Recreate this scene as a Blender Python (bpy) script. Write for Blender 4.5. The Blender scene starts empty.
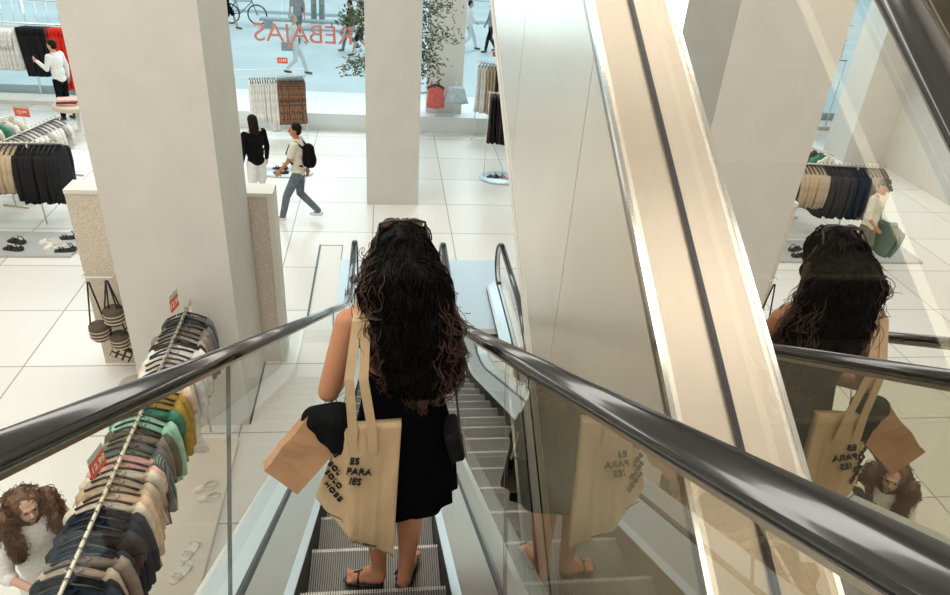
import bpy, bmesh, math, random
from mathutils import Vector, Matrix, noise
R = math.radians
random.seed(7)
SC = bpy.context.scene
C = SC.collection

# ---------------------------------------------------------------- camera, sky, lights, exposure
cam = bpy.data.cameras.new('camera'); cam_o = bpy.data.objects.new('camera', cam); C.objects.link(cam_o)
cr = Vector((0.99228, -0.106055, 0.064263)); cd = Vector((0.000818, -0.512613, -0.858619)); cf = Vector((0.124003, 0.852045, -0.50857))
cam_o.matrix_world = Matrix(((cr.x, -cd.x, -cf.x, 0), (cr.y, -cd.y, -cf.y, 0), (cr.z, -cd.z, -cf.z, 5.95), (0, 0, 0, 1)))
cam.lens = 26.99; cam.sensor_width = 36; cam.clip_start = 0.05; cam.clip_end = 300
SC.camera = cam_o
w = bpy.data.worlds.new('sky'); SC.world = w; w.use_nodes = True
bg = w.node_tree.nodes['Background']; bg.inputs[0].default_value = (0.84, 0.95, 1.0, 1); bg.inputs[1].default_value = 1.0
SC.view_settings.view_transform = 'Standard'; SC.view_settings.look = 'None'
SC.view_settings.gamma = 1; SC.view_settings.use_curve_mapping = False
SC.view_settings.exposure = 0.03

def area(name, loc, rot, sx, sy, power, col):
    l = bpy.data.lights.new(name, 'AREA'); l.shape = 'RECTANGLE'; l.size = sx; l.size_y = sy; l.energy = power; l.color = col
    o = bpy.data.objects.new(name, l); C.objects.link(o); o.location = loc; o.rotation_euler = rot; return o
for _y in (-1.5, 1.5, 4.5, 7.5, 10.5, 13.5): area('ceiling_light_panels', (-3.5, _y, 10.2), (0, 0, 0), 12, 0.9, 225, (1, 0.965, 0.91))
area('ceiling_light_panels', (-4, -4.5, 10.2), (0, 0, 0), 12, 0.9, 250, (1, 0.965, 0.91))
area('shopfront_daylight', (-3, 20.3, 4.6), (R(-80), 0, 0), 14, 5, 420, (0.72, 0.93, 1.0))
sun = bpy.data.lights.new('sun', 'SUN'); sun.energy = 1.2; sun.angle = R(20); sun.color = (0.9, 0.97, 1)
so = bpy.data.objects.new('sun', sun); C.objects.link(so); so.rotation_euler = (R(-28), R(10), 0)

# ---------------------------------------------------------------- materials
MATS = {}
def mat(name, col, rough=0.6, metal=0.0, bump=0.0, bscale=60, var=0.0, vscale=8, spec=0.5, aniso=None, coat=0, emit=0):
    if name in MATS: return MATS[name]
    m = bpy.data.materials.new(name); m.use_nodes = True; nt = m.node_tree; b = nt.nodes['Principled BSDF']
    b.inputs['Base Color'].default_value = (*col, 1); b.inputs['Roughness'].default_value = rough
    b.inputs['Metallic'].default_value = metal; b.inputs['Specular IOR Level'].default_value = spec
    b.inputs['Coat Weight'].default_value = coat
    if emit: b.inputs['Emission Color'].default_value = (*col, 1); b.inputs['Emission Strength'].default_value = emit
    tc = nt.nodes.new('ShaderNodeTexCoord')
    if var:
        n = nt.nodes.new('ShaderNodeTexNoise'); n.inputs['Scale'].default_value = vscale; n.inputs['Detail'].default_value = 5
        nt.links.new(tc.outputs['Object'], n.inputs['Vector'])
        r = nt.nodes.new('ShaderNodeValToRGB'); r.color_ramp.elements[0].position = 0.35; r.color_ramp.elements[1].position = 0.65
        r.color_ramp.elements[0].color = (*[c * (1 - var) for c in col], 1); r.color_ramp.elements[1].color = (*[min(1, c * (1 + var)) for c in col], 1)
        nt.links.new(n.outputs['Fac'], r.inputs[0]); nt.links.new(r.outputs[0], b.inputs['Base Color'])
    if bump or aniso:
        n = nt.nodes.new('ShaderNodeTexNoise'); n.inputs['Scale'].default_value = bscale; n.inputs['Detail'].default_value = 3
        mp = nt.nodes.new('ShaderNodeMapping'); nt.links.new(tc.outputs['Object'], mp.inputs[0])
        if aniso: mp.inputs['Scale'].default_value = aniso
        nt.links.new(mp.outputs[0], n.inputs['Vector'])
        bp = nt.nodes.new('ShaderNodeBump'); bp.inputs['Strength'].default_value = max(bump, 0.08); bp.inputs['Distance'].default_value = 0.01
        nt.links.new(n.outputs['Fac'], bp.inputs['Height']); nt.links.new(bp.outputs[0], b.inputs['Normal'])
    MATS[name] = m; return m

def glass_mat(name, tint, k, base):
    m = bpy.data.materials.new(name); m.use_nodes = True; nt = m.node_tree; nt.nodes.clear()
    out = nt.nodes.new('ShaderNodeOutputMaterial'); mix = nt.nodes.new('ShaderNodeMixShader')
    tr = nt.nodes.new('ShaderNodeBsdfTransparent'); tr.inputs[0].default_value = (*tint, 1)
    gl = nt.nodes.new('ShaderNodeBsdfGlossy'); gl.inputs['Roughness'].default_value = 0.0; gl.inputs[0].default_value = (0.95, 0.95, 0.93, 1)
    lw = nt.nodes.new('ShaderNodeFresnel'); lw.inputs[0].default_value = 1.5
    ge = nt.nodes.new('ShaderNodeNewGeometry')
    # same ior seen from either side of the pane
    nm = nt.nodes.new('ShaderNodeMath'); nm.operation = 'MULTIPLY_ADD'; nm.inputs[1].default_value = 1 / 1.5 - 1.5; nm.inputs[2].default_value = 1.5
    nt.links.new(ge.outputs['Backfacing'], nm.inputs[0])
    nm2 = nt.nodes.new('ShaderNodeMath'); nm2.operation = 'MULTIPLY'; nm2.inputs[1].default_value = 1
    lw.inputs[0].default_value = 1.5
    ma = nt.nodes.new('ShaderNodeMath'); ma.operation = 'MULTIPLY_ADD'; ma.use_clamp = True
    ma.inputs[1].default_value = k; ma.inputs[2].default_value = base
    nt.links.new(lw.outputs[0], ma.inputs[0]); 
    fr = nt.nodes.new('ShaderNodeMath'); fr.operation = 'SUBTRACT'; fr.inputs[0].default_value = 1; nt.links.new(ge.outputs['Backfacing'], fr.inputs[1])
    mu = nt.nodes.new('ShaderNodeMath'); mu.operation = 'MULTIPLY'; nt.links.new(ma.outputs[0], mu.inputs[0]); nt.links.new(fr.outputs[0], mu.inputs[1])
    nt.links.new(mu.outputs[0], mix.inputs[0]); nt.links.new(tr.outputs[0], mix.inputs[1]); nt.links.new(gl.outputs[0], mix.inputs[2])
    nt.links.new(mix.outputs[0], out.inputs[0]); return m
GLASS = glass_mat('clear_glass', (0.97, 0.98, 0.965), 0.38, 0.0)
GLASS_R = glass_mat('balustrade_glass_darkened', (0.86, 0.83, 0.76), 1.5, 0.06)  # right panes darkened to put shade behind the reflection; the glass is untinted
GLASS_SIDE = glass_mat('balustrade_glass_bronze', (0.88, 0.82, 0.70), 1.3, 0.72)
WINGLASS = glass_mat('window_glass', (0.95, 0.985, 0.99), 1.0, 0.0)

def floor_mat():
    m = bpy.data.materials.new('terrazzo_tiles'); m.use_nodes = True; nt = m.node_tree; b = nt.nodes['Principled BSDF']; N = nt.nodes; L = nt.links
    tc = N.new('ShaderNodeTexCoord'); sp = N.new('ShaderNodeSeparateXYZ'); L.new(tc.outputs['Object'], sp.inputs[0])
    def line(out, off, per, wd):
        a = N.new('ShaderNodeMath'); a.operation = 'ADD'; a.inputs[1].default_value = off; L.new(out, a.inputs[0])
        d = N.new('ShaderNodeMath'); d.operation = 'PINGPONG'; d.inputs[1].default_value = per / 2; L.new(a.outputs[0], d.inputs[0])
        c = N.new('ShaderNodeMath'); c.operation = 'LESS_THAN'; c.inputs[1].default_value = wd; L.new(d.outputs[0], c.inputs[0]); return c
    lx = line(sp.outputs[0], 4.75 + 60, 1.5, 0.009); ly = line(sp.outputs[1], -8.18 + 60 - 60 % 1.4 + 1.4, 1.4, 0.009)
    mx = N.new('ShaderNodeMath'); mx.operation = 'MAXIMUM'; L.new(lx.outputs[0], mx.inputs[0]); L.new(ly.outputs[0], mx.inputs[1])
    n = N.new('ShaderNodeTexNoise'); n.inputs['Scale'].default_value = 90; n.inputs['Detail'].default_value = 2; L.new(tc.outputs['Object'], n.inputs['Vector'])
    r = N.new('ShaderNodeValToRGB'); r.color_ramp.elements[0].position = 0.3; r.color_ramp.elements[0].color = (0.68, 0.645, 0.58, 1)
    r.color_ramp.elements[1].position = 0.55; r.color_ramp.elements[1].color = (0.83, 0.81, 0.76, 1); L.new(n.outputs['Fac'], r.inputs[0])
    # per-tile tone
    sx = N.new('ShaderNodeMath'); sx.operation = 'SNAP'; sx.inputs[1].default_value = 1.5
    ax = N.new('ShaderNodeMath'); ax.operation = 'ADD'; ax.inputs[1].default_value = 4.75 + 60; L.new(sp.outputs[0], ax.inputs[0]); L.new(ax.outputs[0], sx.inputs[0])
    sy = N.new('ShaderNodeMath'); sy.operation = 'SNAP'; sy.inputs[1].default_value = 1.4
    ay = N.new('ShaderNodeMath'); ay.operation = 'ADD'; ay.inputs[1].default_value = -8.18 + 60 - 60 % 1.4 + 1.4; L.new(sp.outputs[1], ay.inputs[0]); L.new(ay.outputs[0], sy.inputs[0])
    cb = N.new('ShaderNodeCombineXYZ'); L.new(sx.outputs[0], cb.inputs[0]); L.new(sy.outputs[0], cb.inputs[1])
    wn = N.new('ShaderNodeTexWhiteNoise'); wn.noise_dimensions = '2D'; L.new(cb.outputs[0], wn.inputs['Vector'])
    mr = N.new('ShaderNodeMapRange'); mr.inputs[3].default_value = 0.93; mr.inputs[4].default_value = 1.04; L.new(wn.outputs['Value'], mr.inputs[0])
    vm = N.new('ShaderNodeVectorMath'); vm.operation = 'SCALE'; L.new(r.outputs[0], vm.inputs[0]); L.new(mr.outputs[0], vm.inputs['Scale'])
    mi = N.new('ShaderNodeMix'); mi.data_type = 'RGBA'; L.new(mx.outputs[0], mi.inputs[0]); L.new(vm.outputs[0], mi.inputs[6]); mi.inputs[7].default_value = (0.33, 0.31, 0.28, 1)
    L.new(mi.outputs[2], b.inputs['Base Color']); b.inputs['Roughness'].default_value = 0.28
    return m
FLOORM = floor_mat()
plaster = mat('cream_plaster', (0.66, 0.635, 0.58), 0.75, bump=0.15, bscale=120, var=0.03, vscale=2)
speckle = mat('speckled_stone', (0.62, 0.54, 0.44), 0.7, bump=0.2, bscale=150, var=0.22, vscale=70)
edgew = mat('pale_edging', (0.72, 0.69, 0.62), 0.5)
cladm = mat('glossy_cream_cladding', (0.72, 0.655, 0.55), 0.27, metal=0.55, bump=0.0, var=0.03, vscale=1.5, spec=0.6)
steel = mat('brushed_steel', (0.41, 0.35, 0.28), 0.30, 1.0, bump=0.05, bscale=30, aniso=(400, 4, 4))
steelb = mat('satin_steel', (0.80, 0.83, 0.84), 0.38, 1.0, bump=0.04, bscale=40)
darkm = mat('black_gasket', (0.012, 0.012, 0.014), 0.35)
skirtm = mat('black_skirting', (0.02, 0.02, 0.022), 0.5)
rubber = mat('handrail_rubber', (0.013, 0.012, 0.012), 0.15, spec=0.7, coat=0.4)
stepm = mat('ribbed_step_metal', (0.21, 0.20, 0.18), 0.45, 0.7)
groovem = mat('step_groove', (0.03, 0.03, 0.03), 0.6, 0.3)
nosem = mat('worn_step_edge', (0.45, 0.43, 0.38), 0.4, 0.7)
platem = mat('landing_plate_steel', (0.58, 0.66, 0.70), 0.4, 0.55, bump=0.05, bscale=20, aniso=(3, 200, 3))
whitem = mat('white_paint_metal', (0.86, 0.86, 0.84), 0.35)
chrome = mat('rack_steel', (0.78, 0.77, 0.74), 0.25, 0.9)
brass = mat('rack_cream_metal', (0.70, 0.64, 0.52), 0.35, 0.4)
red = mat('sale_red', (0.85, 0.12, 0.05), 0.5)
greyc = mat('card_grey', (0.62, 0.62, 0.58), 0.6)
white = mat('white_print', (0.92, 0.92, 0.9), 0.6)
black_hanger = mat('black_hanger_plastic', (0.02, 0.018, 0.016), 0.35)
def cloth(name, col, var=0.12, vs=14): return mat(name, col, 0.85, bump=0.35, bscale=45, var=var, vscale=vs, spec=0.2)

# ---------------------------------------------------------------- mesh helpers
class MB:
    def __init__(s): s.v = []; s.f = []; s.mi = []
    def add(s, vs, fs, mi=0):
        o = len(s.v); s.v += [tuple(v) for v in vs]; s.f += [tuple(i + o for i in f) for f in fs]; s.mi += [mi] * len(fs)
    def box(s, x0, x1, y0, y1, z0, z1, mi=0):
        s.add([(x, y, z) for z in (z0, z1) for y in (y0, y1) for x in (x0, x1)],
              [(0, 2, 3, 1), (4, 5, 7, 6), (0, 1, 5, 4), (2, 6, 7, 3), (0, 4, 6, 2), (1, 3, 7, 5)], mi)
    def tube(s, pts, r, n=6, mi=0, cap=True):
        pts = [Vector(p) for p in pts]; k = len(pts); rr = r if isinstance(r, (list, tuple)) else [r] * k
        t0 = (pts[1] - pts[0]).normalized(); up = Vector((0, 0, 1)) if abs(t0.z) < 0.9 else Vector((1, 0, 0))
        a = t0.cross(up).normalized(); vs = []
        for i, p in enumerate(pts):
            t = (pts[min(i + 1, k - 1)] - pts[max(i - 1, 0)]).normalized()
            a = (a - t * a.dot(t)); a = a.normalized() if a.length > 1e-6 else t.orthogonal().normalized(); b = t.cross(a)
            vs += [p + (a * math.cos(2 * math.pi * j / n) + b * math.sin(2 * math.pi * j / n)) * rr[i] for j in range(n)]
        fs = [(i * n + j, i * n + (j + 1) % n, (i + 1) * n + (j + 1) % n, (i + 1) * n + j) for i in range(k - 1) for j in range(n)]
        if cap: fs += [tuple(range(n - 1, -1, -1)), tuple((k - 1) * n + j for j in range(n))]
        s.add(vs, fs, mi)
    def lathe(s, prof, n=24, c=(0, 0, 0), mi=0, sy=1.0):
        vs = [(c[0] + r * math.cos(2 * math.pi * j / n), c[1] + sy * r * math.sin(2 * math.pi * j / n), c[2] + z) for r, z in prof for j in range(n)]
        k = len(prof); fs = [(i * n + j, i * n + (j + 1) % n, (i + 1) * n + (j + 1) % n, (i + 1) * n + j) for i in range(k - 1) for j in range(n)]
        fs += [tuple(range(n - 1, -1, -1)), tuple((k - 1) * n + j for j in range(n))]; s.add(vs, fs, mi)
    def rings(s, rings, mi=0, cap=True):
        n = len(rings[0]); k = len(rings); vs = [v for r in rings for v in r]
        fs = [(i * n + j, i * n + (j + 1) % n, (i + 1) * n + (j + 1) % n, (i + 1) * n + j) for i in range(k - 1) for j in range(n)]
        if cap: fs += [tuple(range(n - 1, -1, -1)), tuple((k - 1) * n + j for j in range(n))]
        s.add(vs, fs, mi)
    def mesh(s, name, mats, smooth=True):
        me = bpy.data.meshes.new(name); me.from_pydata(s.v, [], s.f); 
        for m in (mats if isinstance(mats, (list, tuple)) else [mats]): me.materials.append(m)
        me.polygons.foreach_set('material_index', s.mi)
        b = bmesh.new(); b.from_mesh(me); bmesh.ops.recalc_face_normals(b, faces=b.faces); b.to_mesh(me); b.free()
        if smooth: me.polygons.foreach_set('use_smooth', [True] * len(me.polygons))
        return me
    def build(s, name, mats, parent=None, smooth=False, bevel=0):
        return link(name, s.mesh(name, mats, smooth), parent, bevel)
def link(name, me, parent=None, bevel=0):
    o = bpy.data.objects.new(name, me); C.objects.link(o)
    if parent: o.parent = parent
    if bevel:
        m = o.modifiers.new('bevel', 'BEVEL'); m.width = bevel; m.segments = 2; m.limit_method = 'ANGLE'
    return o
def tag(o, label=None, cat=None, group=None, kind=None):
    for k, v in (('label', label), ('category', cat), ('group', group), ('kind', kind)):
        if v: o[k] = v
    return o
def empty(name, loc, rz=0, label=None, cat=None, group=None):
    o = bpy.data.objects.new(name, None); C.objects.link(o); o.empty_display_size = 0.1; o.location = loc; o.rotation_euler.z = rz
    return tag(o, label, cat, group)
def copy_tree(o, parent=None):
    c = o.copy(); C.objects.link(c); c.parent = parent
    for ch in list(o.children): copy_tree(ch, c)
    return c
def struct(name, x0, x1, y0, y1, z0, z1, m, label=None):
    b = MB(); b.box(x0, x1, y0, y1, z0, z1); return tag(b.build(name, m), label, None, None, 'structure')

def sweep(prof, path, yo=0):
    """closed profile of (x, dz) pushed along a path of (y, z)"""
    b = MB(); b.rings([[(x, y, z + dz) for x, dz in prof] for y, z in path]); return b

def blob(name, segs, vox, m, parent=None, smooth=3, extra=None):
    """one continuous surface grown over tapered limbs and rounded masses"""
    bm = bmesh.new()
    for sg in segs:
        if sg[0] == 'e':
            _, c, r = sg[:3]; rot = sg[3] if len(sg) > 3 else None
            mt = Matrix.Translation(c) @ (rot.to_matrix().to_4x4() if rot else Matrix.Identity(4)) @ Matrix.Diagonal((*r, 1))
            bmesh.ops.create_icosphere(bm, subdivisions=3, radius=1, matrix=mt)
        else:
            a, ra, b_, rb = sg; a = Vector(a); b_ = Vector(b_); d = b_ - a; L = d.length
            if L < 1e-5: continue
            q = d.to_track_quat('Z', 'Y').to_matrix().to_4x4()
            bmesh.ops.create_cone(bm, cap_ends=True, segments=16, radius1=ra, radius2=rb, depth=L, matrix=Matrix.Translation((a + b_) / 2) @ q)
            bmesh.ops.create_icosphere(bm, subdivisions=2, radius=ra * 1.01, matrix=Matrix.Translation(a))
            bmesh.ops.create_icosphere(bm, subdivisions=2, radius=rb * 1.01, matrix=Matrix.Translation(b_))
    me = bpy.data.meshes.new(name); bm.to_mesh(me); bm.free()
    o = bpy.data.objects.new(name, me); C.objects.link(o)
    r = o.modifiers.new('r', 'REMESH'); r.mode = 'VOXEL'; r.voxel_size = vox
    s = o.modifiers.new('s', 'SMOOTH'); s.iterations = smooth; s.factor = 0.5
    dg = bpy.context.evaluated_depsgraph_get(); me2 = bpy.data.meshes.new_from_object(o.evaluated_get(dg))
    o.modifiers.clear(); o.data = me2; bpy.data.meshes.remove(me); me2.name = name; me2.materials.clear(); me2.materials.append(m)
    if extra: 
        for v in me2.vertices: v.co = extra(v.co)
    me2.polygons.foreach_set('use_smooth', [True] * len(me2.polygons))
    if parent: o.parent = parent
    return o

def text_mesh(name, body, size, m, parent=None, mtx=None, extrude=0.001, align='CENTER', bold=0.0):
    cu = bpy.data.curves.new(name, 'FONT'); cu.body = body; cu.size = size; cu.extrude = extrude; cu.align_x = align; cu.align_y = 'CENTER'; cu.offset = bold
    t = bpy.data.objects.new(name, cu); C.objects.link(t)
    dg = bpy.context.evaluated_depsgraph_get(); me = bpy.data.meshes.new_from_object(t.evaluated_get(dg))
    bpy.data.objects.remove(t); me.materials.clear(); me.materials.append(m)
    if mtx is not None: me.transform(mtx)
    return link(name, me, parent)

# ---------------------------------------------------------------- the setting
FX0, FX1, FY0, FY1 = -17, 4.2, -7, 20.62
HX0, HX1, HY0, HY1 = 0.62, 2.1, 3.0, 9.0          # stairwell of the flight going down
b = MB()
for x0, x1, y0, y1 in ((FX0, HX0, FY0, FY1), (HX1, FX1, FY0, FY1), (HX0, HX1, HY1, FY1), (HX0, HX1, FY0, HY0)): b.box(x0, x1, y0, y1, -0.15, 0)
tag(b.build('floor', FLOORM), 'pale terrazzo tiled shop floor', kind='structure')
struct('ceiling', FX0, FX1, -7, 18.6, 10.5, 10.7, mat('ceiling_white', (0.8, 0.78, 0.74), 0.8))
struct('wall_right', FX1, FX1 + 0.2, -7, 20.6, -4, 10.5, plaster, 'cream wall beyond the crossing escalator')
struct('wall_left', -11.65, -11.45, -7, 17.0, 0, 10.5, plaster)
struct('wall_far_left', FX0 - 0.2, FX0, -7, 20.6, -0.15, 10.5, plaster)
struct('wall_back', FX0, FX1, -7.2, -7, -0.15, 10.5, plaster)
struct('trim_1', -2.83, -1.655, 6.93, 8.2, 0, 10.5, plaster, 'large square cream pillar beside the long clothes rack')
struct('trim_2', -0.39, 0.655, 13.7, 14.75, 0, 10.5, plaster, 'central square cream pillar behind the woman')
struct('trim_3', -11.45, -10.4, 17.0, 18.0, 0, 10.5, plaster, 'far cream pillar mirrored in the escalator glass')
bb = MB(); bb.box(-3.74, -1.43, 8.24, 8.5, 0, 2.45); tag(bb.build('wall_partition', speckle), 'speckled stone partition behind the large pillar', kind='structure')
bb = MB(); bb.box(-1.43, -1.36, 8.22, 8.54, 0, 2.5); bb.box(-3.74, -1.43, 8.22, 8.54, 2.45, 2.5); tag(bb.build('trim_4', edgew), kind='structure')
bb = MB(); bb.box(-1.655, -1.64, 6.93, 8.2, 0, 0.03); tag(bb.build('trim_5', darkm), kind='structure')
# window ledge, glazing and mullions
struct('trim_6', -17, -4.6, 19.9, 20.6, 0, 0.1, edgew)
struct('trim_7', -4.6, 4.2, 18.5, 20.6, 0, 0.43, mat('ledge_stone', (0.72, 0.76, 0.76), 0.4), 'pale raised ledge along the shop window')
struct('trim_8', 1.05, 2.0, 18.9, 19.25, 0.43, 10.5, mat('white_wall', (0.74, 0.73, 0.70), 0.6), 'white wall panel beside the window')
for i, (x0, x1) in enumerate(((-17, -9.3), (-9.28, -4.62), (-4.6, -2.75), (-2.73, 1.2), (1.8, 4.2))):
    b = MB(); b.box(x0, x1, 20.6, 20.62, 0.43 if x0 > -4.7 else 0.1, 10.5)
    tag(b.build('window_%d' % (i + 1), WINGLASS), kind='structure')
for i, x in enumerate((-9.29, -4.61, 1.15)): struct('trim_%d' % (9 + i), x - 0.02, x + 0.02, 20.57, 20.65, 0, 10.5, steelb)
# street
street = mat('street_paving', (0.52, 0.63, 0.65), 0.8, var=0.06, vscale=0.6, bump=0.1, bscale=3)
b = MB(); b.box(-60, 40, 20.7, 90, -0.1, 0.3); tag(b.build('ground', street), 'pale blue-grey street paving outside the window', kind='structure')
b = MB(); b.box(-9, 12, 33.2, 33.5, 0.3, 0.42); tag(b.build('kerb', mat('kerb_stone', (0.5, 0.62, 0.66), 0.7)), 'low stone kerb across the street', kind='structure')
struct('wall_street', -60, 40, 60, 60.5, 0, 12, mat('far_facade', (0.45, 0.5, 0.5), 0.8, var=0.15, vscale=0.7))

# ---------------------------------------------------------------- escalators
S30 = math.tan(R(30))
def smooth_path(pts, r=0.5, n=6):
    """round the corners of a (y, z) path"""
    out = [pts[0]]
    for i in range(1, len(pts) - 1):
        p0, p1, p2 = Vector(pts[i - 1]), Vector(pts[i]), Vector(pts[i + 1])
        a = p1 + (p0 - p1).normalized() * min(r, (p0 - p1).length * 0.49); c = p1 + (p2 - p1).normalized() * min(r, (p2 - p1).length * 0.49)
        for k in range(n + 1):
            t = k / n; q = a * (1 - t) ** 2 + p1 * 2 * t * (1 - t) + c * t * t; out.append((q.x, q.y))
    out.append(pts[-1]); return out
def rect(x0, x1, z0, z1): return [(x0, z0), (x1, z0), (x1, z1), (x0, z1)]

def step_mesh(half, run, rise, up):
    """tread with its far (lower) or near edge at the nose; origin at the nose line"""
    b = MB(); n = 58; w = 2 * half / n
    y0, y1 = (-run, 0)
    b.box(-half, half, y0, y1, -0.03, -0.010, 1)                         # groove floor
    yr = y1 if not up else y0
    b.box(-half, half, yr - 0.012, yr + 0.000, -rise - 0.03, -0.012, 1)
    for i in range(n):
        x = -half + i * w
        b.box(x + 0.002, x + w - 0.0025, y0 + 0.006, y1, -0.011, 0, 0)
        if i % 1 == 0: b.box(x + 0.002, x + w - 0.0025, yr - 0.008, yr + 0.008, -rise + 0.005, -0.004, 0)
    for i in range(n):
        x = -half + i * w
        b.box(x + 0.0015, x + w - 0.0025, yr - 0.007, yr + 0.009, -0.009, 0.0015, 2)
    return b.mesh('step', [stepm, groovem, nosem], False)

def escalator(root, cx, nose, hand, half_s, half_g, newel=None, joints=(), gm=None, decks=(steelb, steelb), clad_lo=1.7, side_mat=None, clad_side=None, outer=0.155, mirror_far=True):
    """nose, hand: (y, z) paths. parts: skirt, inner deck, glass, gasket, outer deck, cladding, handrail"""
    for sg in (-1, 1):
        X = lambda v: cx + sg * v
        sweep(rect(X(half_s + 0.004), X(half_s + 0.012), -0.45, 0.075), nose).build('skirt_panel', skirtm, root)
        sweep([(X(half_s + 0.003), 0.075), (X(half_s + 0.035), 0.075), (X(half_s + 0.035), 0.10), (X(half_s + 0.003), 0.085)], nose).build('skirt_edge', steelb, root)
        sweep([(X(half_s + 0.035), 0.06), (X(half_g - 0.012), 0.16), (X(half_g - 0.012), 0.2), (X(half_s + 0.035), 0.10)], nose).build('inner_deck', decks[0], root)
        sweep(rect(X(half_g - 0.012), X(half_g + 0.012), 0.12, 0.215), nose).build('glass_gasket', darkm, root)
        sweep(rect(X(half_g + 0.012), X(half_g + outer), 0.14, 0.2), nose).build('outer_deck', decks[1], root)
        # handrail with rounded C section, riding on a steel track
        hw = 0.046
        prof = [(X(half_g) + hw * math.cos(a) * (1.0), -0.004 + 0.020 * math.sin(a) * (1 if math.sin(a) > 0 else 1.25)) for a in [2 * math.pi * k / 16 for k in range(16)]]
        sweep(prof, hand).build('handrail', rubber, root, smooth=True)
        sweep(rect(X(half_g) - 0.019, X(half_g) + 0.019, -0.040, -0.018), hand).build('handrail_track', steel, root)
jointm = mat('grey_glass_joint', (0.12, 0.13, 0.12), 0.4)
def glass_panels(root, cx, half_g, nose_f, hand_f, ys, up, gm):
    """panes of one balustrade; ys are joints at the base, edges square to the incline"""
    for sg in (-1, 1):
        x = cx + sg * half_g
        for y0, y1 in zip(ys[:-1], ys[1:]):
            y0 += 0.004; y1 -= 0.004; n = 10; rg = []
            for k in range(n + 1):
                t = k / n; yb = y0 + (y1 - y0) * t
                s = 0.38 * (1 if not up else -1)
                yt = yb + s
                rg.append([(x - 0.006, yb, nose_f(yb) + 0.2), (x + 0.006, yb, nose_f(yb) + 0.2), (x + 0.006, yt, hand_f(yt) - 0.03), (x - 0.006, yt, hand_f(yt) - 0.03)])
            b = MB(); b.rings(rg); b.build('glass_panel', gm[sg > 0] if isinstance(gm, tuple) else gm, root)
        for yb in ys[1:-1]:
            yt = yb + 0.38 * (1 if not up else -1); b = MB()
            b.rings([[(x - 0.0065, y - .0016, z), (x + 0.0065, y - .0016, z), (x + 0.0065, y + .0016, z), (x - 0.0065, y + .0016, z)] for y, z in ((yb, nose_f(yb) + 0.2), (yt, hand_f(yt) - 0.03))]); b.build('panel_joint', jointm, root)
def path_fn(path):
    def f(y):
        for (a, za), (b_, zb) in zip(path[:-1], path[1:]):
            if min(a, b_) <= y <= max(a, b_) and abs(b_ - a) > 1e-9: return za + (zb - za) * (y - a) / (b_ - a)
        return path[0][1] if y < path[0][0] else path[-1][1]
    return f

# our own flight, going down into the shop
CX, HS, HG = -0.047, 0.287, 0.4355
esc = empty('escalator', (0, 0, 0), label='descending escalator with ribbed grey steps that the woman in black stands on', cat='escalator')
N0 = 4.557
nose = smooth_path([(-3.2, N0 + 3.2 * S30), ((N0 - 0.0) / S30, 0.0), (9.9, 0.0)], 0.9)
hand = smooth_path([(-3.2, 5.717 + 3.2 * S30), ((5.717 - 0.98) / S30, 0.98), (9.95, 0.98)], 0.8)
def newel(root, x, y, z, r=0.34, d=1):
    b = MB(); pr = []
    for k in range(13):
        a = math.pi / 2 - math.pi * k / 12; c = (y + d * r * math.cos(a), z - r + r * math.sin(a)); pr.append((c, a))
    rings = []
    for (yy, zz), a in pr:
        rg = []
        for j in range(12):
            t = 2 * math.pi * j / 12; rr = 0.02 * math.sin(t); rg.append((x + 0.042 * math.cos(t), yy + d * rr * math.cos(a), zz + rr * math.sin(a)))
        rings.append(rg)
    b.rings(rings); b.build('newel_handrail', rubber, root, smooth=True)
    b = MB(); rings = []
    for (yy, zz), a in pr:
        k = (r - 0.04) / r; cy, cz = y, z - r
        rings.append([(x - 0.019, cy + (yy - cy) * k, cz + (zz - cz) * k), (x + 0.019, cy + (yy - cy) * k, cz + (zz - cz) * k), (x + 0.019, cy + (yy - cy) * (k - .05), cz + (zz - cz) * (k - .05)), (x - 0.019, cy + (yy - cy) * (k - .05), cz + (zz - cz) * (k - .05))])
    b.rings(rings); b.build('newel_trim', steelb, root)
    b = MB(); vs = [(y, z - 0.03), (y, 0.2)] ; ring = [(y + d * (r - 0.05) * math.cos(a), z - r + (r - 0.05) * math.sin(a)) for (_, a) in pr]
    b.add([(x - 0.006, p[0], p[1]) for p in ring] + [(x + 0.006, p[0], p[1]) for p in ring],
          [tuple(range(12, -1, -1)), tuple(range(13, 26))] + [(i, (i + 1) % 13, 13 + (i + 1) % 13, 13 + i) for i in range(13)])
    b.build('newel_glass', GLASS, root)
escalator(esc, CX, nose, hand, HS, HG)
nf, hf = path_fn(nose), path_fn(hand)
glass_panels(esc, CX, HG, nf, hf, [-3.0, -1.15, 1.47, 5.3, 8.0, 9.55], False, (GLASS, GLASS_R))
for sg in (-1, 1): newel(esc, CX + sg * HG, 9.95, 0.98)
sm = step_mesh(HS, 0.40, 0.231, False)
for k in range(-12, 16):
    y = 1.85 + 0.4 * k
    z = N0 - S30 * y
    if z < 0.02: z = max(z, -0.03)
    o = link('step', sm, esc); o.location = (CX, y, z)
b = MB(); b.box(CX - 0.72, CX + HS + 0.3, 9.0, 11.25, 0.001, 0.012); b.build('floor_plate', platem, esc)
b = MB(); b.box(CX - HS, CX + HS, 8.8, 9.0, 0.0, 0.02)
for i in range(40): b.box(CX - HS + i * 0.01435 + 0.002, CX - HS + i * 0.01435 + 0.009, 8.7, 8.8, 0.004, 0.014)
b.build('comb_plate', nosem, esc)
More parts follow.
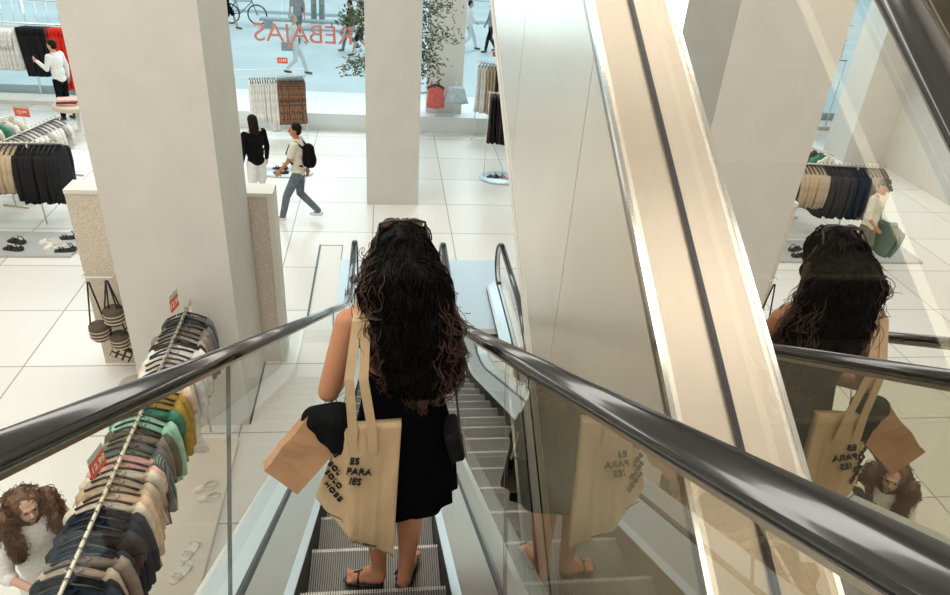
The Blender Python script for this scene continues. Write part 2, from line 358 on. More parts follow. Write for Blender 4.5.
for sg in (-1, 1):
    x0, x1 = sorted((CX + sg * (HG + 0.155), CX + sg * (HG + 0.140)))
    b = MB(); n = [(y, z) for y, z in nose]; b.rings([[(x0, y, max(z + 0.2, 0.2)), (x1, y, max(z + 0.2, 0.2)), (x1, y, max(z - 0.85, 0.0)), (x0, y, max(z - 0.85, 0.0))] for y, z in n]); b.build('side_cladding', plaster, esc)
b = MB(); b.rings([[(CX - HG - .14, y, z - .35), (CX + HG + .14, y, z - .35), (CX + HG + .14, y, z - .85), (CX - HG - .14, y, z - .85)] for y, z in [p for p in nose if p[1] > 0.86]]); b.build('underside_panel', plaster, esc)

# the crossing flight, rising away on the right
CX2 = 1.285
esc2 = empty('escalator', (0, 0, 0), label='rising escalator crossing on the right with brushed steel deck and mirror-like glass', cat='escalator')
n2 = [(-6.2, 3.915 - 6.2 * S30), (9.2, 3.915 + 9.2 * S30)]; h2 = [(-6.2, 5.14 - 6.2 * S30), (9.2, 5.14 + 9.2 * S30)]
def lin(p): return lambda y: p[0][1] + (p[1][1] - p[0][1]) * (y - p[0][0]) / (p[1][0] - p[0][0])
escalator(esc2, CX2, n2, h2, HS, HG, decks=(steel, steel))
glass_panels(esc2, CX2, HG, lin(n2), lin(h2), [-5.6, -2.6, 1.0 + 2.9, 6.9, 9.2], True, GLASS_SIDE)
sm2 = step_mesh(HS, 0.40, 0.231, True)
for k in range(-12, 16):
    y = 0.2 + 0.4 * k; o = link('step', sm2, esc2); o.location = (CX2, y, 3.915 + S30 * (y - 0.4))
# side cladding in panels with open seams; joints are plumb
def clad(x0, x1, ys, ztop, zbot, m):
    for y0, y1 in zip(ys[:-1], ys[1:]):
        a, c = y0 + 0.003, y1 - 0.003; b = MB()
        b.rings([[(x0, y, ztop + S30 * y), (x1, y, ztop + S30 * y), (x1, y, zbot + S30 * y), (x0, y, zbot + S30 * y)] for y in (a, c)]); b.build('cladding_panel', m, esc2)
clad(0.695, 0.715, [-4.2, -2.2, 0.2, 2.42, 3.75, 5.2, 7.2, 9.2], 4.115, 2.42, cladm)
clad(1.855, 1.875, [-4.2, -2.2, 0.2, 2.42, 3.75, 5.2, 7.2, 9.2], 4.115, 2.42, cladm)
clad(0.705, 0.74, [-4.2, 9.2], 2.42, 2.34, edgew)
clad(0.715, 0.735, [-4.2, 9.2], 2.34, 2.30, darkm)
clad(0.705, 0.745, [-4.2, 9.2], 2.30, 2.22, edgew)
b = MB(); b.rings([[(0.72, y, 2.30 + S30 * y), (1.85, y, 2.30 + S30 * y), (1.85, y, 2.26 + S30 * y), (0.72, y, 2.26 + S30 * y)] for y in (-3.8, 9.2)]); b.build('underside_panel', plaster, esc2)
b = MB(); b.rings([[(0.687, y, z), (0.70, y, z), (0.70, y, z + 0.02), (0.687, y, z + 0.02)] for y, z in ((-4.2, 4.1 - 4.2 * S30), (9.2, 4.1 + 9.2 * S30))]); b.build('deck_edge_strip', mat('polished_edge', (0.9, 0.88, 0.84), 0.15, 1.0), esc2)

# the flight that leaves this floor downwards, toward the viewer
esc3 = empty('escalator', (0, 0, 0), label='escalator landing at floor level with two thin curved handrails, behind the crossing flight', cat='escalator')
CX3, HG3, HS3 = 1.35, 0.462, 0.31
n3 = smooth_path([(4.6, -1.9), (7.9, 0.0), (10.2, 0.0)], 0.9); h3 = smooth_path([(4.6, -0.85), (7.75, 0.98), (9.9, 0.98)], 0.8)
escalator(esc3, CX3, n3, h3, HS3, HG3)
glass_panels(esc3, CX3, HG3, path_fn(n3), path_fn(h3), [5.2, 7.4, 9.5], True, GLASS)
for sg in (-1, 1): newel(esc3, CX3 + sg * HG3, 9.9, 0.98)
b = MB(); b.box(CX3 - HG3 - 0.18, 2.0, 9.0, 11.25, 0.001, 0.012); b.build('floor_plate', platem, esc3)
b = MB(); b.box(CX3 - HG3 - 0.2, 1.9, 8.86, 9.0, 0.001, 0.02); b.build('comb_plate', nosem, esc3)
b = MB(); b.box(CX3 - 0.12, CX3 - 0.02, 9.45, 9.47, 0.012, 0.014); b.build('plate_mark', darkm, esc3)
sm3 = step_mesh(HS3, 0.40, 0.231, True)
for k in range(8):
    y = 8.8 - 0.4 * k; o = link('step', sm3, esc3); o.location = (CX3, y, min(0.0, (y - 8.1) * S30))
for sg in (-1, 1):
    b = MB(); b.box(CX3 + sg * (HG3 + .05), CX3 + sg * (HG3 + .16), 8.2, 10.2, 0.012, 0.24); b.build('newel_base', whitem, esc3, bevel=0.02)
struct('wall_pit', 0.60, 2.12, 2.9, 3.0, -4, 0, plaster); struct('wall_pit_side', 2.1, 2.2, 2.9, 9.0, -4, -0.15, plaster); struct('wall_pit_front', 0.52, 0.62, 2.9, 9.0, -4, -0.15, plaster)
struct('floor_lower', 0.5, 2.2, 2.9, 9.0, -4.1, -4, FLOORM)
# landing cover beside the newel
b = MB(); b.box(-1.17, -0.79, 9.4, 11.8, 0.001, 0.006); b.box(-1.2, -1.17, 9.4, 11.8, 0.0, 0.02, 1); b.box(-1.17, -0.79, 11.8, 11.812, 0.0, 0.012, 1); b.box(-0.79, -0.78, 11.25, 11.8, 0, 0.012, 1)
tag(b.build('access_cover', [mat('cover_stone', (0.76, 0.74, 0.68), 0.35), mat('cover_frame', (0.10, 0.12, 0.12), 0.4)], None), 'flush pale access cover framed by a dark line beside the escalator newel', 'floor cover')
#@@NEXT
# ---------------------------------------------------------------- people
skinm = mat('warm_skin', (0.48, 0.215, 0.115), 0.5, spec=0.4, var=0.05, vscale=9)
skinl = mat('light_skin', (0.58, 0.35, 0.25), 0.5, spec=0.4)
hairdk = mat('dark_brown_hair', (0.012, 0.007, 0.005), 0.7, bump=0.4, bscale=90, spec=0.15)
hairbk = mat('near_black_hair', (0.010, 0.006, 0.005), 0.5, spec=0.3)
hairbr = mat('brown_curly_hair', (0.13, 0.060, 0.030), 0.5, bump=0.5, bscale=60)
eyem = mat('eye_white', (0.85, 0.83, 0.8), 0.2); irism = mat('iris_dark', (0.03, 0.02, 0.015), 0.2); lipm = mat('lips', (0.5, 0.16, 0.13), 0.4)
whiteshoe = mat('pale_shoe_leather', (0.78, 0.75, 0.68), 0.5); blackshoe = mat('black_shoe_leather', (0.02, 0.02, 0.02), 0.35)

def hand_segs(wr, dirv, side, s=1.0, curl=0.5, palm_n=None):
    """palm, four bent fingers of unequal length and a thumb leaving the side of the palm"""
    d = Vector(dirv).normalized(); n = Vector(palm_n) if palm_n else Vector((side, 0, 0)); n = (n - d * n.dot(d)).normalized(); a = d.cross(n)
    wr = Vector(wr); o = [('e', wr + d * 0.045 * s, (0.040 * s, 0.017 * s, 0.048 * s), Matrix((a, n, d)).transposed().to_quaternion())]
    for i, (off, L) in enumerate(((-0.028, 0.062), (-0.0095, 0.074), (0.0095, 0.07), (0.028, 0.056))):
        p = wr + d * 0.075 * s + a * off * s; q = p + (d * math.cos(curl * .6) - n * math.sin(curl * .6)) * L * 0.5 * s
        t = q + (d * math.cos(curl * 1.6) - n * math.sin(curl * 1.6)) * L * 0.5 * s
        o += [(p, 0.0095 * s, q, 0.0088 * s), (q, 0.0088 * s, t, 0.0078 * s)]
    p = wr + d * 0.02 * s - a * 0.03 * s; q = p + (d * 0.6 - a * 0.8) * 0.035 * s; t = q + (d * 0.9 - a * 0.2 - n * 0.3) * 0.032 * s
    return o + [(p, 0.012 * s, q, 0.0105 * s), (q, 0.0105 * s, t, 0.009 * s)]

def head_segs(c, look, s=1.0, tilt=0.0):
    """skull, jaw, nose, ears, brow; look = unit vector the face points along"""
    f = Vector(look).normalized(); up = Vector((0, 0, 1)); up = (up - f * up.dot(f)).normalized(); r = f.cross(up)
    q = Matrix((r, f, up)).transposed().to_quaternion(); c = Vector(c)
    P = lambda x, y, z: c + (r * x + f * y + up * z) * s
    o = [('e', P(0, -0.012, 0.02), (0.076 * s, 0.094 * s, 0.098 * s), q), ('e', P(0, 0.022, -0.045), (0.057 * s, 0.064 * s, 0.066 * s), q), ('e', P(0, 0.045, -0.087), (0.025 * s, 0.026 * s, 0.022 * s), q)]
    o += [(P(0, 0.085, 0.012), 0.009 * s, P(0, 0.107, -0.022), 0.014 * s), ('e', P(0, 0.081, 0.028), (0.045 * s, 0.012 * s, 0.009 * s), q)]
    o += [('e', P(sx * 0.076, -0.005, -0.005), (0.009 * s, 0.018 * s, 0.029 * s), q) for sx in (-1, 1)]
    o += [('e', P(0, 0.080, -0.052), (0.022 * s, 0.011 * s, 0.010 * s), q)]
    return o, P, q

def person(loc, rz, H, label, top, bottom, hair, shoe, skin, pose, topkind='tee', botkind='trousers', hairkind='short', vox=0.016, look=(0, 1, -0.05), lean=0.0, group=None, topcol=None):
    k = H / 1.75; root = empty('person', loc, rz, label, 'person', group)
    V = lambda x, y, z: Vector((x, y, z)) * k
    pel = V(0, 0, 0.94); ch = V(0, lean * .5, 1.30); nk = V(0, lean * .8, 1.50); hd = V(0, lean + 0.02, 1.635)
    A = []; SH = []
    for s, key in ((-1, 'L'), (1, 'R')):
        el, ha = pose['arm' + key]; A.append((V(s * 0.18, lean * .7, 1.43), V(*el), V(*ha)))
        kn, an = pose['leg' + key]; SH.append((V(s * 0.09, 0, 0.90), V(*kn), V(*an)))
    hs, P, q = head_segs(hd, look, k)
    body = list(hs) + [(nk - V(0, 0, .04), 0.055 * k, hd - V(0, 0.01, .05), 0.05 * k), ('e', ch, (0.155 * k, 0.098 * k, 0.20 * k)), ('e', V(0, lean * .2, 1.09), (0.132 * k, 0.09 * k, 0.16 * k)), ('e', pel, (0.155 * k, 0.105 * k, 0.13 * k))]
    for (a, e, h), s in zip(A, (-1, 1)):
        d = (h - e).normalized(); w_ = h - d * 0.0
        body += [(V(0, 0, 0) + Vector((a.x * .3, a.y, a.z)), 0.06 * k, a, 0.052 * k), (a, 0.048 * k, e, 0.037 * k), (e, 0.037 * k, w_, 0.025 * k)] + hand_segs(w_, d, s, k * 1.08, pose.get('curl', 0.6))
    for (a, kn, an) in SH:
        body += [(a, 0.082 * k, kn, 0.052 * k), (kn, 0.052 * k, kn.lerp(an, .35) + Vector((0, -0.008, 0)), 0.054 * k), (kn.lerp(an, .35), 0.05 * k, an, 0.034 * k), (an, 0.034 * k, an + V(0, 0.09, -0.035), 0.028 * k), (an + V(0, -.02, -.04), 0.026 * k, an + V(0, 0.12, -0.05), 0.024 * k)]
    bd = blob('body', body, vox, skin, None, 2); bd.parent = root
    # face
    for sx in (-1, 1):
        e = MB(); c = P(sx * 0.03, 0.078, 0.008); e.rings([[c + Vector((math.cos(t) * r_, 0, math.sin(t) * r_ * .6)) + Vector(look).normalized() * y for t in [2 * math.pi * i / 8 for i in range(8)]] for r_, y in ((0.012 * k, 0), (0.009 * k, 0.008 * k), (0.003 * k, 0.010 * k))]); e.build('eye', irism, root)
    e = MB(); c = P(0, 0.092, -0.052); e.rings([[c + Vector((math.cos(t) * r_ * 1.6, 0, math.sin(t) * r_ * .5)) for t in [2 * math.pi * i / 8 for i in range(8)]] for r_ in (0.010 * k, 0.011 * k)]); e.build('mouth', lipm, root)
    # clothes
    g = 1.16; T = [('e', ch, (0.175 * k, 0.122 * k, 0.215 * k)), ('e', V(0, lean * .2, 1.08), (0.162 * k, 0.118 * k, 0.19 * k)), ('e', V(0, 0, 0.93), (0.17 * k, 0.122 * k, 0.10 * k)), (V(-.17, lean * .7, 1.415), 0.066 * k, V(.17, lean * .7, 1.415), 0.066 * k)]
    for a, el, h in A:
        if topkind == 'tee': T += [(a, 0.07 * k, a.lerp(el, .62), 0.066 * k)]
        elif topkind == 'rolled': T += [(a, 0.068 * k, el, 0.056 * k), (el, .056 * k, el.lerp(h, .15), .055 * k)]
        elif topkind == 'long': T += [(a, 0.064 * k, el, 0.05 * k), (el, 0.05 * k, el.lerp(h, .93), 0.038 * k)]
    blob('shirt', T, vox, top, root, 2)
    Bt = [('e', V(0, 0, 0.93), (0.163 * k, 0.115 * k, 0.11 * k))]
    for a, kn, an in SH:
        if botkind == 'trousers': Bt += [(a, 0.093 * k, kn, 0.068 * k), (kn, 0.068 * k, kn.lerp(an, .92), 0.056 * k)]
        elif botkind == 'shorts': Bt += [(a, 0.095 * k, a.lerp(kn, .85), 0.088 * k)]
        elif botkind == 'skirt': Bt += [(a, 0.10 * k, a.lerp(kn, .95), 0.13 * k), (V(0, 0, .88), .12 * k, (SH[0][1] + SH[1][1]) / 2, .15 * k)]
    blob(botkind, Bt, vox, bottom, root, 2)
    for a, kn, an in SH:
        blob('shoe', [(an + V(0, -.03, -.03), 0.040 * k, an + V(0, 0.06, -.045), 0.040 * k), (an + V(0, 0.04, -.045), 0.040 * k, an + V(0, 0.15, -.055), 0.032 * k)], 0.012, shoe, root, 1, extra=lambda c, z=an.z - .092 * k: Vector((c.x, c.y, max(c.z, z))))
    if hairkind:
        Hs = [('e', P(0, -0.026, 0.038), (0.084 * k, 0.094 * k, 0.092 * k), q), ('e', P(0, -0.045, -0.015), (0.074 * k, 0.068 * k, 0.07 * k), q)]
        if hairkind == 'long': Hs += [(P(0, -.06, 0), .075 * k, P(0, -.085, -.17), .06 * k), (P(-.05, -.03, 0), .04 * k, P(-.06, -.05, -.13), .035 * k), (P(.05, -.03, 0), .04 * k, P(.06, -.05, -.13), .035 * k)]
        if hairkind == 'cap': Hs += [(P(-.03, .05, .06), .02 * k, P(-.02, .15, .045), .014 * k), (P(.03, .05, .06), .02 * k, P(.02, .15, .045), .014 * k)]
        blob('cap' if hairkind == 'cap' else 'hair', Hs, 0.012, hair, root, 1)
    return root
def P_(aL, hL, aR, hR, kL, nL, kR, nR, curl=.6): return dict(armL=(aL, hL), armR=(aR, hR), legL=(kL, nL), legR=(kR, nR), curl=curl)
WALK = P_((-.22, .10, 1.17), (-.21, .26, .98), (.22, -.12, 1.16), (.24, -.10, .90), (-.10, .20, .50), (-.10, .30, .10), (.10, .02, .49), (.10, -.30, .16))
STRIDE = P_((-.23, -.08, 1.16), (-.25, -.02, .90), (.23, .06, 1.16), (.24, .16, .93), (-.09, .14, .50), (-.09, .20, .09), (.09, -.02, .50), (.09, -.26, .12))
STAND = P_((-.23, -.02, 1.15), (-.25, .06, .90), (.23, -.02, 1.15), (.25, .06, .90), (-.10, .02, .50), (-.11, 0, .09), (.10, .03, .50), (.12, .02, .09))
REACH = P_((-.25, .04, 1.17), (-.23, .28, 1.32), (.26, -.02, 1.16), (.28, .02, .90), (-.10, .02, .50), (-.11, .02, .09), (.10, .03, .50), (.12, -.10, .09))

whitecl = cloth('white_cotton', (0.80, 0.79, 0.76), 0.04); creamcl = cloth('cream_linen', (0.74, 0.68, 0.56), 0.06); blackcl = mat('black_cloth', (0.007, 0.007, 0.008), .9, bump=.3, bscale=40, spec=.08)
denim = cloth('grey_denim', (0.13, 0.17, 0.19), 0.2); khaki = cloth('khaki_cloth', (0.20, 0.17, 0.12)); greycl = cloth('grey_cloth', (0.28, 0.31, 0.33))

person((-7.95, 18.72, 0), R(70), 1.93, 'man in a white long-sleeved shirt and black trousers beside the far wall rail', whitecl, blackcl, hairdk, blackshoe, skinl, REACH, 'long', look=(-.1, 1, -.1))
bp = person((-1.62, 12.85, 0), R(82), 1.92, 'man in a cream t-shirt and grey jeans walking past the centre pillar', creamcl, denim, hairdk, whiteshoe, skinm, WALK, 'tee', look=(-.25, 1, 0))
person((-2.47, 13.4, 0), R(40), 1.88, 'person in a black long-sleeved top and pale shorts, half hidden by the large pillar', blackcl, whitecl, hairdk, whiteshoe, skinl, STAND, 'long', 'shorts', 'long')
bk = empty('backpack', (-1.62, 12.85, 0), R(82), 'black backpack on the back of the walking man in cream', 'backpack')
blob('pouch', [(Vector((0, -.21, 1.22)), .13, Vector((0, -.21, 1.46)), .11), ('e', (0, -.26, 1.25), (.13, .09, .15))], 0.016, blackcl, bk)
for s in (-1, 1):
    b = MB(); b.tube([(s * .11, -.15, 1.50), (s * .12, -.03, 1.60), (s * .13, .10, 1.55), (s * .15, .16, 1.40), (s * .16, .08, 1.22), (s * .13, -.12, 1.16)], .018, 6); b.build('shoulder_strap', blackcl, bk, True)
man = person((-6.98, 10.9, 0), R(150), 1.86, 'man in a cream short-sleeved shirt, brown shorts and dark cap beside the black jackets', creamcl, khaki, mat('cap_cloth', (0.03, 0.035, 0.04), .8), whiteshoe, skinm,
             P_((-.27, .05, 1.15), (-.30, .22, 1.05), (.27, -.04, 1.16), (.30, .05, .93), (-.11, .04, .50), (-.13, 0, .09), (.10, .08, .50), (.13, .12, .09)), 'rolled', 'shorts', 'cap', look=(-.35, 1, -.5))
# shopper leaning over the long rack
blouse = mat('white_blouse_broderie', (0.80, 0.78, 0.74), 0.8, bump=0.6, bscale=40, var=0.10, vscale=40)
sh = person((-2.70, 4.10, 0), R(-132), 1.86, 'woman with long curly brown hair in a white blouse, browsing the long clothes rack', blouse, whitecl, None, whiteshoe, skinl,
            P_((-.24, .12, 1.16), (-.16, .44, 1.16), (.26, .10, 1.17), (.20, .36, 1.18), (-.10, .02, .50), (-.11, 0, .09), (.10, .03, .50), (.12, .02, .09), .9), 'rolled', 'skirt', None, vox=0.009, look=(.12, 1, -.02), lean=0.06)
HS_ = 1.86 / 1.75
from mathutils.bvhtree import BVHTree
def surface_curls(core, n, L, thick, rad, m, seed, keep=lambda p: True, name='hair_curls', tw=(38, 62), flare=.15):
    """ringlets that start on the hair mass and hang down it"""
    rnd = random.Random(seed); me = core.data; bv = BVHTree.FromPolygons([v.co for v in me.vertices], [p.vertices for p in me.polygons]); b = MB(); P_n = len(me.polygons); made = 0
    while made < n:
        pl = me.polygons[rnd.randrange(P_n)]; p = pl.center.copy()
        if not keep(p): continue
        made += 1; pts = []; ln = rnd.uniform(*L); K = int(ln / .009) + 2; ph = rnd.uniform(0, 6.3); t_ = rnd.uniform(*tw) * rnd.choice((-1, 1)); rr = rad * rnd.uniform(.5, 1.3); q = p
        for k in range(K + 1):
            loc, nor, _, _ = bv.find_nearest(q)
            if nor is None: break
            base = loc + nor * (.003 + flare * .05 * k / K) if (q - loc).length < .05 else q
            a = nor.orthogonal().normalized(); a = Vector((1, 0, 0)) - nor * nor.x; a = a.normalized() if a.length > .1 else nor.orthogonal().normalized()
            g = rr * min(1, k / 4); s_ = ln * k / K
            pts.append(base + a * g * math.cos(ph + t_ * s_) + nor * g * .8 * math.sin(ph + t_ * s_))
            d = Vector((0, 0, -1)); d2 = d - nor * d.dot(nor); q = base + ((d2.normalized() if d2.length > .15 else (Vector((0, -1, 0)) - nor * -nor.y).normalized()) if (base - loc).length < .04 else d) * (ln / K)
        if len(pts) > 4: b.tube(pts, [thick * (1 - .55 * k / len(pts)) for k in range(len(pts))], 4, cap=False)
    return tag(b.build(name, m, core.parent, True), kind='stuff')
def wobble(a1, f1, a2, f2): return lambda co: co + noise.noise_vector(co * f1) * a1 + noise.noise_vector(co * f2) * a2
hc = blob('hair', [(t_[0], Vector(t_[1]) * HS_ + Vector((0, .035, 0)), Vector(t_[2]) * HS_) for t_ in [('e', (0, .02, 1.68), (.10, .10, .085)), ('e', (0, -.04, 1.62), (.115, .10, .11)), ('e', (0, -.02, 1.54), (.12, .10, .12)), ('e', (-.145, .02, 1.52), (.07, .08, .16)), ('e', (.145, .02, 1.52), (.07, .08, .16)), ('e', (0, -.07, 1.42), (.14, .08, .15)), ('e', (-.14, .09, 1.38), (.055, .05, .12)), ('e', (.14, .09, 1.38), (.055, .05, .12))]], .009, hairbr, sh, 1, extra=wobble(.016, 16, .01, 40))
surface_curls(hc, 650, (.10, .24), .0042, .013, hairbr, 5, lambda p: p.y < .07 or abs(p.x) > .12, tw=(40, 70), flare=.5)
b = MB(); b.tube([(-.05, .19, 1.31), (-.04, .20, 1.2), (-.04, .19, 1.05)], .006, 5); b.build('blouse_placket', mat('rust_trim', (.30, .10, .06), .7), sh)

# pedestrians outside the window
def walker(x, y, rz, label, top, bot, hk='short', hair=hairdk, tk='tee', bk_='trousers', H=1.75, pose=WALK, shoe=blackshoe):
    return person((x, y, .3), R(rz), H, label, top, bot, hair, shoe, skinl, pose, tk, bk_, hk, vox=.022, group=None)
ghost = cloth('pale_linen', (0.62, 0.68, 0.68), .04)
walker(-2.75, 22.9, -90, 'reflected figure in pale white clothes carrying a grey handbag, nearest the window', ghost, ghost, hair=mat('fair_hair', (.35, .30, .25), .6), tk='long')  # window reflection of a passer-by, built as a solid figure outside
walker(-.85, 25.9, 95, 'man in a white t-shirt and black shorts walking outside below the red letters', whitecl, blackcl, bk_='shorts', H=1.8)
walker(-1.25, 26.6, 100, 'person in black walking behind the man in the white t-shirt', blackcl, denim, H=1.7, tk='long')
walker(-3.15, 27.6, 160, 'pedestrian in grey with a red backpack, seen from behind', greycl, denim, H=1.8, pose=STRIDE)
walker(-5.95, 29.4, -90, 'cyclist in dark clothes standing with a bicycle', blackcl, blackcl, bk_='shorts')
walker(.1, 30.2, 90, 'pedestrian in a pale shirt farthest along the street', ghost, greycl, H=1.75)
walker(3.05, 27.6, -90, 'pedestrian all in white walking past the right-hand window', whitecl, ghost, tk='long')
walker(3.85, 27.4, 100, 'pedestrian in a grey jacket and black boots by the right-hand window', greycl, blackcl, tk='long', pose=STRIDE)
blobp = empty('backpack', (-3.15, 27.6, .3), R(160), 'red backpack on the pedestrian in grey', 'backpack'); redc = cloth('red_cloth', (.45, .03, .04))
blob('pouch', [(Vector((0, -.22, 1.12)), .15, Vector((0, -.2, 1.42)), .12)], .03, redc, blobp)
hb = empty('handbag', (-2.95, 22.6, .3), 0, 'grey handbag hanging from the reflected figure in white', 'bag')
b = MB(); b.box(-.16, .16, -.05, .05, .78, 1.02); b.build('pouch', greycl, hb, bevel=.02); b = MB(); b.tube([(-.1, 0, 1.0), (-.05, 0, 1.2), (.05, 0, 1.2), (.1, 0, 1.0)], .008, 5); b.build('handle', greycl, hb)
by = empty('bicycle', (-5.6, 30.6, .3), 0, 'bicycle with a black front tyre held by the cyclist', 'bicycle')
for x in (.55, -.5):
    b = MB(); b.tube([(x + .36 * math.cos(t), 0, .38 + .36 * math.sin(t)) for t in [2 * math.pi * i / 28 for i in range(29)]], .03, 6); b.build('wheel', blackshoe, by, True)
    b = MB(); 
    for i in range(8): a = math.pi * i / 8; b.tube([(x - .34 * math.cos(a), 0, .38 - .34 * math.sin(a)), (x + .34 * math.cos(a), 0, .38 + .34 * math.sin(a))], .004, 4)
    b.build('spokes', chrome, by)
b = MB()
for p in (((-.5, 0, .38), (-.1, 0, .4)), ((-.1, 0, .4), (.38, 0, .85)), ((-.1, 0, .4), (-.25, 0, .9)), ((-.25, 0, .85), (.38, 0, .88)), ((.35, 0, .98), (.55, 0, .38)), ((-.5, 0, .38), (-.25, 0, .85))): b.tube(p, .02, 6)
b.build('frame', denim, by); b = MB(); b.tube([(.33, -.28, 1.02), (.36, 0, 1.0), (.33, .28, 1.02)], .015, 6); b.build('handlebar', blackshoe, by)
b = MB(); b.lathe([(.01, .93), (.08, .93), (.06, .98), (.01, .99)], 10, (-.27, 0, 0)); b.build('saddle', blackshoe, by)

# ---------------------------------------------------------------- the woman on the escalator
W = empty('person', (0.06, 2.10, 3.275), 0, 'woman with long dark curly hair in a short black dress, seen from behind', 'person')
def WV(x, z, y=0.0): return Vector((x - 0.06, y, z - 3.275))
hs, PW, qW = head_segs(WV(.055, 4.825, .08), (0, 1, -.12), .98)
body = list(hs) + [(WV(.055, 4.62, 0), .048, WV(.055, 4.77, .05), .046), ('e', WV(.055, 4.50), (.145, .09, .17)), ('e', WV(.058, 4.30), (.118, .08, .14)), ('e', WV(.065, 4.13, -.01), (.158, .11, .14)),
     (WV(-.08, 4.625), .05, WV(.19, 4.625), .05)]
sL, eL, hL = WV(-.125, 4.60), WV(-.205, 4.32, -.03), WV(-.185, 4.20, .17)
sR, eR, hR = WV(.215, 4.60), WV(.245, 4.33, .06), WV(.18, 4.30, .24)
body += [(sL, .050, eL, .040), (eL, .039, hL, .026), (sR, .050, eR, .040), (eR, .039, hR, .026)]
body += hand_segs(hL, (0.1, 1, .05), -1, .95, 1.1, (0, 0, 1)) + hand_segs(hR, (-.3, 1, .1), 1, .95, 1.1, (0, 0, 1))
kL, aL = WV(-.045, 3.74, .01), WV(-.030, 3.375, -.045); kR, aR = WV(.105, 3.73, .01), WV(.085, 3.36, -.06)
for hip, kn, an in ((WV(-.015, 4.08), kL, aL), (WV(.14, 4.08), kR, aR)):
    body += [(hip, .088, kn, .056), (kn, .052, kn.lerp(an, .3) + Vector((0, -.014, 0)), .056), (kn.lerp(an, .3) + Vector((0, -.014, 0)), .056, kn.lerp(an, .75), .038), (kn.lerp(an, .75), .038, an, .033)]
# bare feet: left turned out with the heel lifted, right pointing ahead
body += [(aL, .033, WV(-.028, 3.335, -.06), .031), (aL, .030, WV(-.105, 3.305, -.03), .026), (WV(-.04, 3.325, -.06), .027, WV(-.12, 3.295, -.03), .027), (WV(-.11, 3.298, -.02), .026, WV(-.145, 3.295, -.01), .018)]
body += [(WV(-.145 - .004 * i, 3.290, -.045 + .016 * i), .0095, WV(-.165, 3.287, -.045 + .017 * i), .008) for i in range(5)]
body += [(aR, .034, WV(.078, 3.315, -.075), .031), (WV(.078, 3.312, -.07), .029, WV(.115, 3.305, .05), .029), (aR, .03, WV(.115, 3.315, .03), .028)]
body += [(WV(.09 + .014 * i, 3.300, .08 - .003 * i), .0095, WV(.10 + .014 * i, 3.294, .115 - .006 * i), .008) for i in range(5)]
blob('body', body, .0065, skinm, W, 4)
dressm = mat('black_dress_cloth', (0.003, 0.003, 0.004), .9, bump=.4, bscale=30, spec=.04)
b = MB(); rings = []
for k in range(19):
    t = k / 18; z = 4.40 - .62 * t
    hw = .122 + .062 * min(1, t * 1.9) + .02 * t; hd = .090 + .045 * min(1, t * 2) + .012 * t; cx = .058 + .022 * t
    rg = []
    for j in range(64):
        a = 2 * math.pi * j / 64; f = 1 + .05 * t * t * math.sin(a * 11 + 1) + .02 * t * math.sin(a * 5)
        zz = z + (.016 * abs(math.sin(a * 7)) if k == 18 else 0) + .02 * t * math.sin(a + .4)
        rg.append(WV(cx + hw * f * math.cos(a), zz, -.005 + hd * f * math.sin(a)))
    rings.append(rg)
b.rings(rings, cap=False); d = b.build('dress', dressm, W, True); so_ = d.modifiers.new('s', 'SOLIDIFY'); so_.thickness = .006
b = MB()
for pts in ([(-.055, 4.66, .0), (-.045, 4.62, -.075), (.02, 4.50, -.098), (.10, 4.40, -.098)], [(.17, 4.66, 0), (.16, 4.62, -.075), (.09, 4.50, -.098), (.0, 4.40, -.1)], [(-.08, 4.44, -.07), (.0, 4.415, -.1), (.11, 4.415, -.1), (.19, 4.44, -.07)]):
    b.tube([WV(x, z, y) for x, z, y in pts], .005, 5)
b.build('dress_strap', dressm, W, True)
hairm = mat('long_black_brown_hair', (0.0035, 0.0025, 0.002), .6, spec=.12)
hb_ = [('e', WV(.055, 4.85, .06), (.092, .112, .098)), ('e', WV(.055, 4.79, .0), (.122, .095, .12)), ('e', WV(.07, 4.73, -.065), (.145, .085, .16)), ('e', WV(.09, 4.60, -.085), (.155, .075, .16)), ('e', WV(.125, 4.47, -.09), (.125, .065, .12))]
def wob(co):
    n = noise.noise_vector(co * 14) * .016 + noise.noise_vector(co * 35) * .008; return co + n
hcore = blob('hair', hb_, .009, hairm, W, 2, extra=wob)
strm = bpy.data.materials.new('hair_strand_backlit_brown'); strm.use_nodes = True; bs = strm.node_tree.nodes['Principled BSDF']; bs.inputs['Base Color'].default_value = (.05, .019, .009, 1); bs.inputs['Roughness'].default_value = .4; bs.inputs['Transmission Weight'].default_value = 0; bs.inputs['Subsurface Weight'].default_value = 0  # lighter reddish brown paints the backlit rim into the edge strands
